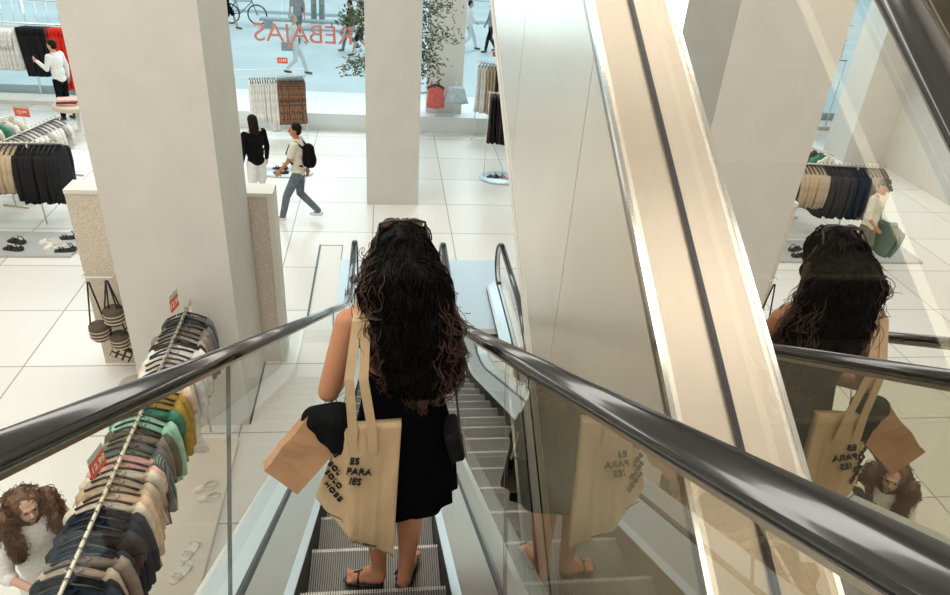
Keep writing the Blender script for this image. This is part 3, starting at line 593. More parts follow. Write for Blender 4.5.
def strands(n, seed, edge):
    rnd = random.Random(seed); b = MB()
    for i in range(n):
        u = rnd.uniform(-1, 1) if not edge else rnd.choice((-1, 1)) * rnd.uniform(.82, 1.08)
        zt = rnd.uniform(4.66, 4.90) if edge else rnd.uniform(4.68, 4.94); zb = rnd.uniform(4.34, 4.62) if u > -.2 else rnd.uniform(4.42, 4.66)
        ph = rnd.uniform(0, 6.3); tw = rnd.uniform(38, 62); sg = rnd.choice((-1, 1)); K = 44; pts = []; rr = rnd.uniform(.006, .014); fl_ = rnd.uniform(-.2, 1) * .02
        for k in range(K + 1):
            t = k / K; z = zt + (zb - zt) * t
            h = 4.935 - z; w_ = (.03 + .095 * max(0, min(1, h / .12)) ** .6) + .035 * max(0, min(1, (h - .12) / .3)); cx = .055 + .07 * max(0, h - .15) / .45
            if h > .47: w_ -= (h - .47) * .25
            x = cx + u * w_ + fl_ * t; dep = .05 - .135 * min(1, max(0, h) / .24); y = dep - .078 * math.sqrt(max(0, 1 - min(1, abs(u)) ** 2)) * (.6 + .4 * max(0, min(1, h / .1)))
            if edge: y += .03
            g = rr * min(1, t * 6)
            pts.append(WV(x + g * math.cos(ph + sg * tw * (zt - z)), z, y + g * math.sin(ph + sg * tw * (zt - z))))
        b.tube(pts, [(.0017 if edge else .0027) * (1 - .5 * k / K) for k in range(K + 1)], 4, cap=False)
    return b
surface_curls(hcore, 2100, (.12, .30), .0030, .011, hairm, 3, lambda p: p.y < .13)
surface_curls(hcore, 300, (.14, .30), .0017, .014, strm, 8, lambda p: abs(p.x - .02) > .085 or p.z < 1.16, 'hair_ringlets', flare=.9)
tag(strands(380, 4, True).build('hair_wisps', strm, W, True), 'flyaway curls at the edge of the hair, browned as if backlit', kind='stuff')
soleb = mat('black_sandal', (0.012, 0.011, 0.010), .4)
def sole(a, b_, w_, th, heel):
    a = Vector(a); b_ = Vector(b_); d = (b_ - a); s = d.cross(Vector((0, 0, 1))).normalized(); q = MB(); rings = []
    for k in range(9):
        t = k / 8; c = a + d * t; ww = w_ * (.72 + .28 * math.sin(math.pi * min(1, t * .9 + .1))) * (1 if 0 < k < 8 else .6)
        zb = th if t > .35 else th + heel * (1 - t / .35) ** .5 if heel else th
        rings.append([c - s * ww, c + s * ww, c + s * ww - Vector((0, 0, zb)), c - s * ww - Vector((0, 0, zb))])
    q.rings(rings); return q
fL = sole(WV(-.015, 3.315, -.065), WV(-.178, 3.283, -.015), .036, .012, 0).build('sandal', soleb, W)
q = MB(); q.box(-.022, .03, -.03, .03, -.03, 0); hl_ = q.build('heel', soleb, fL); hl_.location = WV(-.04, 3.305, -.06)
q = MB(); q.tube([WV(-.12, 3.29, -.07), WV(-.115, 3.335, -.035), WV(-.12, 3.29, .01)], .006, 5); q.tube([WV(-.09, 3.30, -.075), WV(-.10, 3.345, -.03), WV(-.15, 3.30, -.01)], .005, 5); q.build('strap', soleb, fL, True)
fR = sole(WV(.068, 3.292, -.105), WV(.125, 3.285, .13), .04, .012, 0).build('sandal', soleb, W)
q = MB()
for p in ([(.04, 3.29, -.02), (.08, 3.345, .0), (.135, 3.29, .03)], [(.06, 3.29, .06), (.10, 3.335, .02), (.13, 3.29, -.02)], [(.045, 3.31, -.06), (.085, 3.40, -.045), (.125, 3.31, -.05)]): q.tube([WV(*(p_[0], p_[1], p_[2])) for p_ in p], .006, 5)
q.build('strap', soleb, fR, True)

# sunglasses pushed up on the head
sg_ = empty('sunglasses', (0.055, 2.17, 4.945), 0, 'black sunglasses pushed up on top of the dark-haired woman\'s head', 'sunglasses')
q = MB(); q.tube([(-.076, .0, -.035), (-.074, -.005, -.004), (-.035, -.01, .012), (0, -.012, .012), (.035, -.01, .016), (.074, -.005, .004), (.076, 0, -.03)], .005, 6); q.build('frame', blackshoe, sg_, True)
for s in (-1, 1):
    q = MB(); q.tube([(s * .076, 0, -.005), (s * .084, -.03, -.03), (s * .088, -.06, -.07)], .004, 5); q.build('temple', blackshoe, sg_, True)
    q = MB(); q.lathe([(.030, -.001), (.030, .001)], 16, sy=.72); l_ = q.build('lens', mat('dark_lens', (.16, .07, .04), .1), sg_); l_.location = (s * .038, .012, -.012); l_.rotation_euler = (R(70), 0, 0)

# canvas tote hanging from her shoulder
canvas = mat('ecru_canvas', (0.60, 0.42, 0.24), .9, bump=.5, bscale=220, var=.06, vscale=6)
tote = empty('tote_bag', (-.03, 1.93, 3.63), 0, 'ecru canvas tote bag with black lettering hanging from the woman\'s shoulder', 'bag')
def TV(x, z, y): return Vector((x + .03, y - 1.93, z - 3.6))
# front panel corners (x, z, y): fold line on the left, hem right; side panel runs back to the left
TL, TR, BR, BM = (-.145, 4.235, 1.93), (.055, 4.24, 1.94), (.028, 3.60, 1.90), (-.125, 3.735, 1.86)
GL, GB = (-.225, 4.02, 2.00), (-.262, 3.86, 1.97)
def lerp3(a, b_, t): return tuple(a[i] + (b_[i] - a[i]) * t for i in range(3))
def patch(a, b_, c, d_, nu, nv, amp, th, name, m, parent, seed=0):
    q = MB(); fr = []; bkk = []
    for j in range(nv + 1):
        for i in range(nu + 1):
            u, v = i / nu, j / nv; p = lerp3(lerp3(a, b_, u), lerp3(d_, c, u), v)
            w_ = amp * noise.noise(Vector((u * 2.2 + seed, v * 3.0, 1))) + amp * .5 * noise.noise(Vector((u * 7, v * 2 + u * 4, seed)))
            w_ *= min(1, 6 * v + .2)
            fr.append(TV(p[0], p[1], p[2] + w_)); bkk.append(TV(p[0], p[1], p[2] + w_ + th))
    n = (nu + 1) * (nv + 1); fs = []
    for j in range(nv):
        for i in range(nu):
            k = j * (nu + 1) + i; fs += [(k, k + 1, k + nu + 2, k + nu + 1), (n + k, n + k + nu + 1, n + k + nu + 2, n + k + 1)]
    ed = [i for i in range(nu + 1)] + [j * (nu + 1) + nu for j in range(1, nv + 1)] + [nv * (nu + 1) + i for i in range(nu - 1, -1, -1)] + [j * (nu + 1) for j in range(nv - 1, 0, -1)]
    fs += [(ed[i], ed[(i + 1) % len(ed)], n + ed[(i + 1) % len(ed)], n + ed[i]) for i in range(len(ed))]
    q.add(fr + bkk, fs); return q.build(name, m, parent, True)
patch(TL, TR, BR, BM, 24, 36, .012, .035, 'front_panel', canvas, tote, 2)
patch(TL, (TL[0] + .002, TL[1], TL[2] + .01), BM, GB, 14, 30, .008, .03, 'side_fold', canvas, tote, 9)
for x in (-.118, -.045):
    dx = .012 if x < -.1 else -.01
    q = MB(); pts = [(x, 4.13, 1.915), (x + dx * .3, 4.24, 1.915), (x * .65 - .045, 4.45, 1.925), (-.085 + (.02 if x > -.1 else -.008), 4.645, 1.985), (-.075 + (.02 if x > -.1 else -.008), 4.69, 2.09), (-.07, 4.62, 2.20), (-.09, 4.4, 2.2)]
    rings = []
    for i, p in enumerate(pts):
        rings.append([TV(p[0] - .016, p[1], p[2]), TV(p[0] + .016, p[1], p[2]), TV(p[0] + .016, p[1] + .002, p[2] + .005), TV(p[0] - .016, p[1] + .002, p[2] + .005)])
    q.rings(rings); q.build('strap', canvas, tote)
inkm = mat('black_ink', (.012, .012, .014), .8)
def on_panel(a, b_, c, d_, u, v, off):
    a, b_, c, d_ = [TV(*p) for p in (a, b_, c, d_)]
    l = a.lerp(d_, v); r = b_.lerp(c, v); p = l.lerp(r, u); X = (r - l).normalized(); Y = (a.lerp(b_, u) - d_.lerp(c, u)); Y = (Y - X * Y.dot(X)).normalized(); N = X.cross(Y)
    q = p + N * off
    return Matrix(((X.x, Y.x, N.x, q.x), (X.y, Y.y, N.y, q.y), (X.z, Y.z, N.z, q.z), (0, 0, 0, 1)))
for tx, u, v, sz in (('ES', .15, .255, .038), ('PARA', .225, .34, .038), ('IES', .14, .425, .038)):
    text_mesh('lettering', tx, sz, inkm, tote, on_panel(TL, TR, BR, BM, u, v, .012), .004, bold=.0)
for tx, u, v, sz in (('E', .2, .30, .032), ('BOL', .30, .44, .032), ('SOLO', .36, .56, .032), ('HOBB', .42, .68, .034)):
    text_mesh('lettering', tx, sz, inkm, tote, on_panel(TL, (TL[0] + .002, TL[1], TL[2] + .01), BM, GB, u, v, .012), .004, bold=.0)
for x, z, L in ((-.19, 3.845, .055), (-.135, 3.795, .06), (-.12, 3.78, .03)):
    q = MB(); y = 1.93; q.tube([TV(x - L / 2, z + L * .22, y - .03), TV(x + L / 2, z - L * .22, y - .045)], .0022, 4); q.build('fine_print', inkm, tote)
q = MB(); q.tube([TV(-.085, 3.735, 1.853), TV(-.035, 3.715, 1.853)], .004, 4); q.build('fine_print', inkm, tote)
# kraft paper bag on her forearm
kraft = mat('kraft_paper', (0.42, 0.235, 0.12), .75, bump=.25, bscale=14, var=.10, vscale=9)
pb = empty('paper_bag', (-.30, 2.0, 4.0), 0, 'brown kraft paper shopping bag hanging at the woman\'s left side', 'bag')
def bagbox(root, c, ax, u, v, L, wa, wb, m, name='bag_body'):
    """open paper box: ax = long axis from bottom to mouth"""
    ax = Vector(ax).normalized(); u = Vector(u); u = (u - ax * u.dot(ax)).normalized(); v = ax.cross(u); c = Vector(c); q = MB(); rings = []
    for k in range(9):
        t = k / 8; f = 1 + .10 * t; pinch = 1 - .22 * t
        ring = []
        for (a, b_) in ((-1, -1), (0, -1.0 + .10 * t), (1, -1), (1, 1), (0, 1.0 - .10 * t), (-1, 1)):
            j = noise.noise(Vector((a * 2, b_ * 3, t * 4))) * .012
            ring.append(c + ax * L * t + u * (a * wa * f + j) + v * (b_ * wb * pinch + j))
        rings.append(ring)
    q.rings(rings, cap=False); q.add(rings[0], [tuple(range(5, -1, -1))]); o = q.build(name, m, root); s = o.modifiers.new('s', 'SOLIDIFY'); s.thickness = .002; return rings[-1]
mouth = bagbox(pb, (-.075, -.08, .05), (.62, .38, .60), (.75, -.1, -.70), 0, .26, .076, .042, kraft)
q = MB(); mc = sum(mouth, Vector()) / 6
for s in (0, 2):
    a, b_ = (mouth[0] + mouth[5]) / 2 * .7 + mc * .3, (mouth[2] + mouth[3]) / 2 * .7 + mc * .3
    q.tube([a, mc + Vector((.02 + .02 * s, .05, .10)), b_], .003, 5)
q.build('handle', kraft, pb, True)
sc_ = blob('folded_garment', [(Vector((-.255, 2.02, 4.235)), .05, Vector((-.165, 1.99, 4.27)), .055), (Vector((-.165, 1.97, 4.27)), .05, Vector((-.17, 1.96, 4.16)), .038), (Vector((-.26, 2.03, 4.22)), .045, Vector((-.21, 2.0, 4.18)), .045)], .012, blackcl, None, 2)
tag(sc_, 'bundled black garment stuffed in the mouth of the kraft bag', 'garment')
pu = empty('handbag', (.25, 2.05, 4.1), 0, 'small black shoulder bag at the woman\'s right hip', 'bag')
q = MB(); q.box(-.03, .028, -.09, .05, -.055, .075); o = q.build('bag_body', mat('black_leather', (.006, .006, .006), .7, spec=.2), pu, bevel=.015); o.location = (.005, -.02, .03); o.rotation_euler = (0, R(-14), 0)
q = MB(); q.tube([(.03, -.085, .10), (.042, -.095, .03), (.05, -.10, -.02)], .0035, 5); q.build('zip', mat('rose_gold', (.75, .5, .38), .3, .8), pu)
q = MB(); q.tube([(.02, -.08, .1), (.0, -.07, .25), (-.03, -.04, .5), (-.05, .05, .52)], .005, 5); q.build('strap', blackshoe, pu)

# ---------------------------------------------------------------- garments, hangers, racks
def garment_mesh(kind, m, seed, wd=.23, L=.68, th=.045):
    rnd = random.Random(seed); b = MB(); n = 18
    def wr(a, t, k): return 1 + k * t * math.sin(a * 3 + seed) + k * .7 * t * math.sin(a * 7 + seed * 2 + t * 3)
    if kind in ('jacket', 'shirt', 'top', 'dress'):
        rows = [(0, .055, .03), (.02, .09, .034), (.045, .15, .038), (.075, wd * .86, .042), (.11, wd * .93, th), (.2, wd * .86, th * 1.1), (.35, wd * .84, th * 1.05), (.6, wd * .9, th * 1.1), (.85, wd * .96, th * 1.2), (1, wd * (1.12 if kind == 'dress' else .98), th * 1.25)]
        rings = []
        for t, hw, hd in rows:
            z = -.06 - (t * L if t > .12 else t * .75)
            rings.append([(hw * math.copysign(abs(math.cos(a)) ** .8, math.cos(a)) * wr(a, t, .05), hd * math.sin(a) * wr(a, t, .28) + .01 * t * math.sin(seed), z + (.012 * math.sin(a * 5 + seed) if t == 1 else 0)) for a in [2 * math.pi * j / n for j in range(n)]])
        b.rings(rings)
        if kind in ('jacket', 'shirt'):
            for s in (-1, 1):
                sl = L * (.82 if kind == 'jacket' else rnd.choice((.38, .75))); pts = [(s * wd * .80, 0, -.13), (s * wd * .93, .0, -.17), (s * wd * 1.04, .012, -.13 - sl * .35), (s * wd * 1.05, .02 + .02 * rnd.random(), -.13 - sl * .7), (s * wd * 1.0, .03, -.13 - sl)]
                b.tube(pts, [.05, .052, .047, .043, .040], 8)
    elif kind == 'trousers':
        rings = [[(wd * .62 * math.cos(a), .035 * math.sin(a), z) for a in [2 * math.pi * j / n for j in range(n)]] for z in (-.06, -.12, -.26)]; b.rings(rings)
        for s in (-1, 1):
            b.rings([[(s * wd * .31 * (1 - .12 * t) + (wd * .31 * (1 - .25 * t)) * math.cos(a) * wr(a, t, .06), .036 * (1 + .2 * math.sin(3 * t + seed)) * math.sin(a), -.22 - t * (L - .16)) for a in [2 * math.pi * j / n for j in range(n)]] for t in (0, .3, .6, 1)])
    elif kind == 'skirt':
        b.rings([[((wd * .5 + .12 * t) * math.cos(a), (.035 + .02 * t) * math.sin(a) * wr(a, t, .4), -.06 - t * L) for a in [2 * math.pi * j / n for j in range(n)]] for t in (0, .1, .4, .7, 1)])
    if kind in ('jacket', 'shirt'): b.tube([(-.055, -.02, -.055), (0, -.045, -.075), (.055, -.02, -.055), (0, .03, -.035), (-.055, -.02, -.055)], .012, 6)
    return b.mesh(kind, m)
def hanger_mesh(m=black_hanger):
    b = MB(); b.tube([(0, .0, -.035), (0, 0, -.01), (-.012, 0, .012), (0, 0, .022), (.014, 0, .014), (.016, 0, .004)], .0038, 5)
    b.tube([(-.19, 0, -.115), (-.1, 0, -.068), (0, 0, -.035), (.1, 0, -.068), (.19, 0, -.115)], .010, 6); return b.mesh('clothes_hanger', m)
HM = hanger_mesh(); HMC = {}
def hang(kind, m, x, y, z, rz, label, group, seed, s=1.0, hl=None, hg=None, **kw):
    o = link(kind, garment_mesh(kind, m, seed, **kw)); o.location = (x, y, z - .01); o.rotation_euler = (R(random.uniform(-2, 2)), 0, rz + R(random.uniform(-4, 4))); o.scale = (s,) * 3; tag(o, label, kind if kind != 'top' else 'shirt', group)
    if hl:
        h = link('clothes_hanger', HM); h.location = (x, y, z + .012); h.rotation_euler = o.rotation_euler; h.scale = (s,) * 3; tag(h, hl, 'hanger', hg)
    return o

def sign(name, loc, rz, label, txt='12.99', w=.20, h=.15, tilt=0, post=.1, grey=True):
    r = empty(name, loc, rz, label, 'sign'); b = MB(); b.box(-w / 2, w / 2, -.003, .003, 0, h * .72); b.build('red_panel', red, r)
    if grey: b = MB(); b.box(-w / 2, w / 2, -.003, .003, h * .72, h); b.build('grey_panel', greyc, r)
    b = MB(); b.tube([(0, 0, 0), (0, 0, -post)], .004, 5); b.build('stem', brass, r)
    for s in (1, -1):
        M = Matrix.Translation((0, -.0045 * s, h * .36)) @ Matrix.Rotation(0 if s > 0 else math.pi, 4, 'Z') @ Matrix.Rotation(R(90), 4, 'X')
        text_mesh('lettering', txt, h * .42, white, r, M, .0005, bold=.001)
    r.rotation_euler = (0, tilt, rz); return r

def shoe_obj(x, y, z, rz, kind, m, label, group=None, s=1.0):
    r = empty('shoe', (x, y, z), rz, label, 'shoe', group); r.scale = (s, s, s); b = MB(); n = 14
    out = [(.045 * (.80 + .35 * math.sin(math.pi * (k / n) ** .8)) * (1 if 0 < k < n else .4), -.13 + .26 * k / n) for k in range(n + 1)]
    vs = [(-w_, y_) for w_, y_ in out] + [(w_, y_) for w_, y_ in reversed(out)]
    rg = [[(a, b_, zz + (.02 if b_ < -.04 and kind != 'flat' else 0) * (1 if zz > .001 else 0)) for a, b_ in vs] for zz in (0, .014)]
    b.rings(rg); b.build('sole', m, r, bevel=.003)
    b = MB()
    if kind == 'flat': b.rings([[(w_ * .95 * math.cos(a), y_ , .014 + hh * max(0, math.sin(a))) for a in [math.pi * j / 6 for j in range(7)]] for y_, w_, hh in ((.125, .014, .012), (.10, .036, .03), (.05, .044, .045), (.03, .045, .05))]); b.rings([[(w_ * math.cos(a), -.05 - .07 * max(0, -math.sin(a)) + .06 * max(0, math.sin(a)), zz) for a in [2 * math.pi * j / 12 for j in range(12)]] for w_, zz in ((.04, .014), (.038, .05))], cap=False)
    else:
        for y_ in (.03, .065): b.tube([(-.046, y_, .012), (-.02, y_ - .01, .045), (.02, y_ + .01, .045), (.046, y_, .012)], .008, 6)
        b.tube([(-.035, -.09, .03), (-.03, -.07, .08), (0, -.04, .095), (.03, -.07, .08), (.035, -.09, .03)], .006, 6)
    b.build('strap' if kind != 'flat' else 'upper', m, r, True); return r

def rack(name, p0, p1, z, label, rad=.014, m=chrome, feet=True, ends=(1, 1), base=None, legoff=0.0):
    """straight clothes rail between p0 and p1 with an upright and a foot at each end"""
    r = empty(name, (0, 0, 0), 0, label, 'clothes rack'); a = Vector((*p0, z)); c = Vector((*p1, z)); d = (c - a).normalized(); s = Vector((-d.y, d.x, 0))
    b = MB(); b.tube([a - d * .03, c + d * .03], rad, 8); b.build('rail', m, r, True)
    for e, p in zip(ends, (a, c)):
        if not e: continue
        q = p + (d if p is a else -d) * legoff
        b = MB(); b.tube([q, Vector((q.x, q.y, .03))], rad * .8, 8); b.build('upright', m, r, True)
        if feet: b = MB(); b.tube([Vector((q.x, q.y, .02)) - s * .25, Vector((q.x, q.y, .02)) + s * .25], rad, 8); b.build('foot', m, r, True)
    return r

COL = dict(brown=(.055, .030, .022), black=(.016, .016, .018), navy=(.018, .026, .045), grey=(.17, .17, .165), white=(.78, .76, .72), cream=(.68, .60, .48), beige=(.52, .40, .27), mustard=(.42, .27, .05),
           mint=(.36, .60, .47), green=(.08, .25, .17), pink=(.72, .42, .38), coral=(.70, .16, .14), taupe=(.27, .22, .18), olive=(.11, .11, .07), rust=(.20, .045, .03), charcoal=(.045, .045, .048), stone=(.42, .40, .36), peach=(.72, .52, .38), sand=(.50, .40, .30))
CM = {k: cloth(k + '_fabric', v) for k, v in COL.items()}
stripe = bpy.data.materials.new('striped_fabric'); stripe.use_nodes = True; _n = stripe.node_tree; _w = _n.nodes.new('ShaderNodeTexWave'); _w.inputs['Scale'].default_value = 18; _t = _n.nodes.new('ShaderNodeTexCoord'); _n.links.new(_t.outputs['Object'], _w.inputs[0])
_r = _n.nodes.new('ShaderNodeValToRGB'); _r.color_ramp.elements[0].color = (.02, .04, .035, 1); _r.color_ramp.elements[1].color = (.22, .30, .24, 1); _n.links.new(_w.outputs['Fac'], _r.inputs[0]); _n.links.new(_r.outputs[0], _n.nodes['Principled BSDF'].inputs['Base Color']); CM['striped'] = stripe
ORD = ['first', 'second', 'third', 'fourth', 'fifth', 'sixth', 'seventh', 'eighth', 'ninth', 'tenth', 'eleventh', 'twelfth', 'thirteenth', 'fourteenth', 'fifteenth', 'sixteenth', 'seventeenth', 'eighteenth', 'nineteenth', 'twentieth']
def nth(i): return ORD[i] if i < 20 else ('twenty-' + ORD[i - 20] if i < 29 else ('thirtieth' if i == 29 else ('thirty-' + ORD[i - 30] if i < 39 else ('fortieth' if i == 39 else 'forty-' + ORD[i - 40]))))

# the long rack below the left handrail
tag_l = rack('clothes_rack', (-2.06, 2.3), (-2.08, 6.78), 1.84, 'long pale metal clothes rack full of mixed garments below the left handrail', .016, brass)
for o in list(tag_l.children):
    if o.name.startswith('foot'): bpy.data.objects.remove(o)
seq = [('grey', 'jacket'), ('charcoal', 'jacket'), ('grey', 'jacket'), ('taupe', 'jacket'), ('taupe', 'shirt'), ('stone', 'jacket'), ('brown', 'shirt'), ('white', 'shirt'), ('white', 'shirt'), ('white', 'shirt'), ('cream', 'shirt'), ('white', 'shirt'),
       ('white', 'dress'), ('cream', 'shirt'), ('white', 'shirt'), ('peach', 'shirt'), ('mustard', 'jacket'), ('mustard', 'shirt'), ('mustard', 'jacket'), ('green', 'shirt'), ('mint', 'jacket'), ('mint', 'shirt'), ('olive', 'shirt'), ('taupe', 'shirt'),
       ('grey', 'shirt'), ('striped', 'shirt'), ('pink', 'top'), ('pink', 'shirt'), ('cream', 'shirt'), ('sand', 'shirt'), ('beige', 'jacket'), ('peach', 'shirt'), ('cream', 'shirt'), ('navy', 'jacket'), ('navy', 'jacket'), ('charcoal', 'shirt'),
       ('black', 'jacket'), ('navy', 'shirt'), ('taupe', 'jacket'), ('sand', 'jacket'), ('black', 'jacket'), ('navy', 'jacket'), ('brown', 'jacket'), ('black', 'jacket'), ('rust', 'jacket'), ('brown', 'jacket'), ('black', 'jacket'), ('navy', 'jacket'), ('brown', 'shirt')]
y = 6.62
for i, (c, kd) in enumerate(seq):
    L = {'jacket': .70, 'shirt': .64, 'dress': .95, 'top': .5}[kd] * random.uniform(.85, 1.15)
    if 24 <= i <= 32: L *= 1.12
    hang(kd, CM[c], -2.07 + random.uniform(-.02, .02), y, 1.84, R(random.uniform(-4, 10)), '%s %s, %s from the far end of the long rack' % (c, kd if kd != 'top' else 'sleeveless top', nth(i)), 'clothes on the long rack', i * 1.7, 1.04,
         'black clothes hanger, %s from the far end of the long rack' % nth(i), 'hangers on the long rack', wd=random.uniform(.21, .25), L=L, th=.030)
    y -= .0815
b = MB(); b.box(-2.85, -1.72, 2.2, 6.62, 0, .07); tag(b.build('display_platform', mat('platform_cream', (.70, .64, .54), .45), bevel=.01), 'low cream display platform under the long clothes rack', 'platform')
sign('sale_sign', (-2.13, 6.45, 1.96), R(78), 'red sale price card near the far end of the long rack', w=.17, h=.2, grey=True, post=.09)
sign('sale_sign', (-2.15, 4.22, 1.90), R(80), 'red and grey 12.99 price card halfway along the long rack', w=.20, h=.2, grey=True, post=.05)
sw = mat('white_shoe_leather', (.80, .77, .70), .45)
shoe_obj(-1.93, 5.82, .07, R(115), 'flat', sw, 'white open shoe on the platform, farthest pair, left one', 'white shoes on the platform', 1.0)
shoe_obj(-1.86, 5.66, .07, R(100), 'flat', sw, 'white open shoe on the platform, farthest pair, right one', 'white shoes on the platform', 1.0)
shoe_obj(-1.90, 4.98, .07, R(160), 'sandal', sw, 'white strappy sandal on the platform edge, upper one of the nearer pair', 'white shoes on the platform', 1.0)
shoe_obj(-1.93, 4.72, .07, R(150), 'sandal', sw, 'white strappy sandal on the platform edge, lower one of the nearer pair', 'white shoes on the platform', 1.0)
shoe_obj(-2.3, 6.45, .07, R(80), 'flat', CM['beige'], 'beige flat shoe at the far edge of the platform')
b = MB(); b.lathe([(.20, 0), (.21, .02), (.20, .16), (.185, .185), (.01, .19)], 32, (0, 0, 0)); o = b.build('stone_stool', mat('stool_stone', (.50, .43, .35), .6), None, True); o.location = (-3.14, 7.55, 0); tag(o, 'low round cream stone block at the foot of the large pillar', 'stool')
pk = empty('paper_bag', (-2.40, 3.52, 1.18), 0, 'brown paper bag held by the curly-haired shopper at the bottom left', 'bag')
bagbox(pk, (-.12, -.06, -.12), (0, .1, 1), (1, .2, 0), 0, .30, .14, .07, kraft)

# basket bags on the partition
wov = mat('woven_dark', (.10, .075, .05), .8, bump=.5, bscale=60); straw = mat('straw_band', (.55, .47, .35), .8); blk = mat('black_strap_leather', (.015, .014, .013), .5)
br = empty('display_hook_rail', (-3.52, 8.2, 1.40), 0, 'thin white hook rail carrying four basket bags beside the pillar', 'hook rail')
b = MB(); b.tube([(-.20, .03, 0), (-.20, -.10, 0), (.16, -.10, 0), (.16, .03, 0)], .008, 6); b.build('rail', whitem, br)
def basket(x, y, z, r, h, top, label, tilt=0, sq=False):
    q = empty('basket_bag', (x, y, z), 0, label, 'bag', 'basket bags on the hook rail'); b = MB()
    if not sq:
        b.lathe([(r * .75, -h), (r * .98, -h * .6), (r, 0), (r * .9, .02), (.01, .035)], 20); b.build('basket_body', wov, q, True)
        for zz in (-.75, -.5, -.25):
            b = MB(); b.lathe([(r * 1.0 + .002, h * zz - .008), (r * 1.0 + .006, h * zz), (r * 1.0 + .002, h * zz + .008)], 20); b.build('straw_band', straw, q)
    else:
        b.box(-r, r, -.03, .03, -h, 0); b.build('basket_body', blk, q, bevel=.01)
        for i in range(3):
            for j in range(2): b = MB(); b.box(-r + .012 + i * r * .66, -r + .012 + i * r * .66 + r * .42, -.036, -.028, -h * (.92 - .46 * j), -h * (.92 - .46 * j) + h * .3); b.build('straw_band', straw, q)
    b = MB(); b.tube([(-r * .8, 0, 0), (-.01, 0, top - z), (.01, 0, top - z), (r * .8, 0, 0)], .011, 5); b.build('strap', blk, q)
    q.rotation_euler = (0, tilt, 0)
basket(-3.40, 8.02, .98, .125, .20, 1.40, 'dark woven basket bag highest on the hook rail')
basket(-3.60, 7.98, .77, .12, .20, 1.40, 'dark woven basket bag farthest left on the hook rail')
basket(-3.39, 8.00, .61, .115, .20, 1.40, 'dark woven basket bag directly above the square bag on the hook rail')
basket(-3.33, 7.94, .46, .125, .19, 1.38, 'square black bag with straw squares, lowest on the hook rail', R(28), True)

# left rack: beige and black blazers
lr = rack('clothes_rack', (-8.05, 12.35), (-5.55, 12.55), 1.55, 'cream metal rack of beige and black blazers on a grey shelf, left of the partition', .018, brass, False, legoff=.55)
b = MB(); b.box(-8.7, -5.25, 11.25, 12.15, 0, .05); tag(b.build('display_platform', mat('platform_grey', (.45, .46, .45), .4), bevel=.008), 'low grey shoe platform under the blazer rack', 'platform')
xs = -5.62
for i in range(30):
    c = 'black' if i < 8 else ('beige' if i < 13 else ('sand' if i < 15 else ('charcoal' if i < 21 else ('navy' if i < 25 else 'taupe'))))
    o = hang('jacket', CM[c], xs, 12.54 - (-5.62 - xs) * .08, 1.55, R(90 - 4), '%s blazer, %s from the right end of the left blazer rack' % (c, nth(i)), 'blazers on the left rack', i * 2.3 + 5, 1.2, 'black clothes hanger, %s from the right end of the left blazer rack' % nth(i), 'hangers on the left blazer rack', wd=.24, L=.62 if 8 <= i < 15 else .78, th=.04)
    xs -= .082
mj = link('jacket', garment_mesh('jacket', stripe, 77, L=.62)); mj.location = (-7.38, 10.74, 1.12); mj.rotation_euler = (0, R(-14), R(60)); tag(mj, 'brown striped jacket held up by the man in the dark cap', 'jacket')
shm = mat('sandal_leather_black', (.02, .02, .02), .4)
for i, (x, y, rz, kd, m, l) in enumerate(((-6.28, 11.72, 70, 'sandal', shm, 'black sandal, farther one of the pair left on the grey platform'), (-6.22, 11.45, 80, 'sandal', shm, 'black sandal, nearer one of the pair left on the grey platform'),
        (-5.75, 11.72, 110, 'flat', sw, 'white flat shoe on the grey platform, farther one'), (-5.60, 11.55, 125, 'flat', sw, 'white flat shoe on the grey platform, nearer one'),
        (-5.50, 11.9, 100, 'sandal', shm, 'dark strappy sandal at the right end of the grey platform, farther one'), (-5.38, 11.42, 100, 'sandal', shm, 'dark strappy sandal at the right end of the grey platform, nearer one'))):
    shoe_obj(x, y, .05, R(rz), kd, m, l, None, 1.35)
# white rack behind it
wr_ = rack('clothes_rack', (-6.95, 13.3), (-6.55, 15.0), 1.25, 'pale rack of white tops beyond the black blazers', .018, brass)
for i in range(14): hang('shirt', CM['white'] if i % 4 else CM['stone'], -6.93 + i * .027, 13.4 + i * .115, 1.25, R(-12), '%s shirt, %s from the near end of the short white rack' % ('white' if i % 4 else 'grey', nth(i)), 'tops on the short white rack', i * 3.1, 1.1, 'black clothes hanger, %s from the near end of the short white rack' % nth(i), 'hangers on the short white rack', L=.5)
gr_ = rack('clothes_rack', (-7.9, 13.9), (-7.3, 15.2), 1.25, 'rack of green and cream tops at the left picture edge', .018, brass)
for i, c in enumerate(('white', 'green', 'olive', 'cream', 'green', 'white', 'cream')): hang('shirt', CM[c], -7.88 + i * .075, 14.0 + i * .16, 1.25, R(-22), '%s top, %s along the rack at the left picture edge' % (c, nth(i)), 'tops on the left edge rack', i * 1.1, 1.1)
sign('sale_sign', (-6.80, 14.1, 1.5), R(-12), 'red and grey price card standing over the short white rack', txt='12.99', w=.30, h=.22, post=.22)

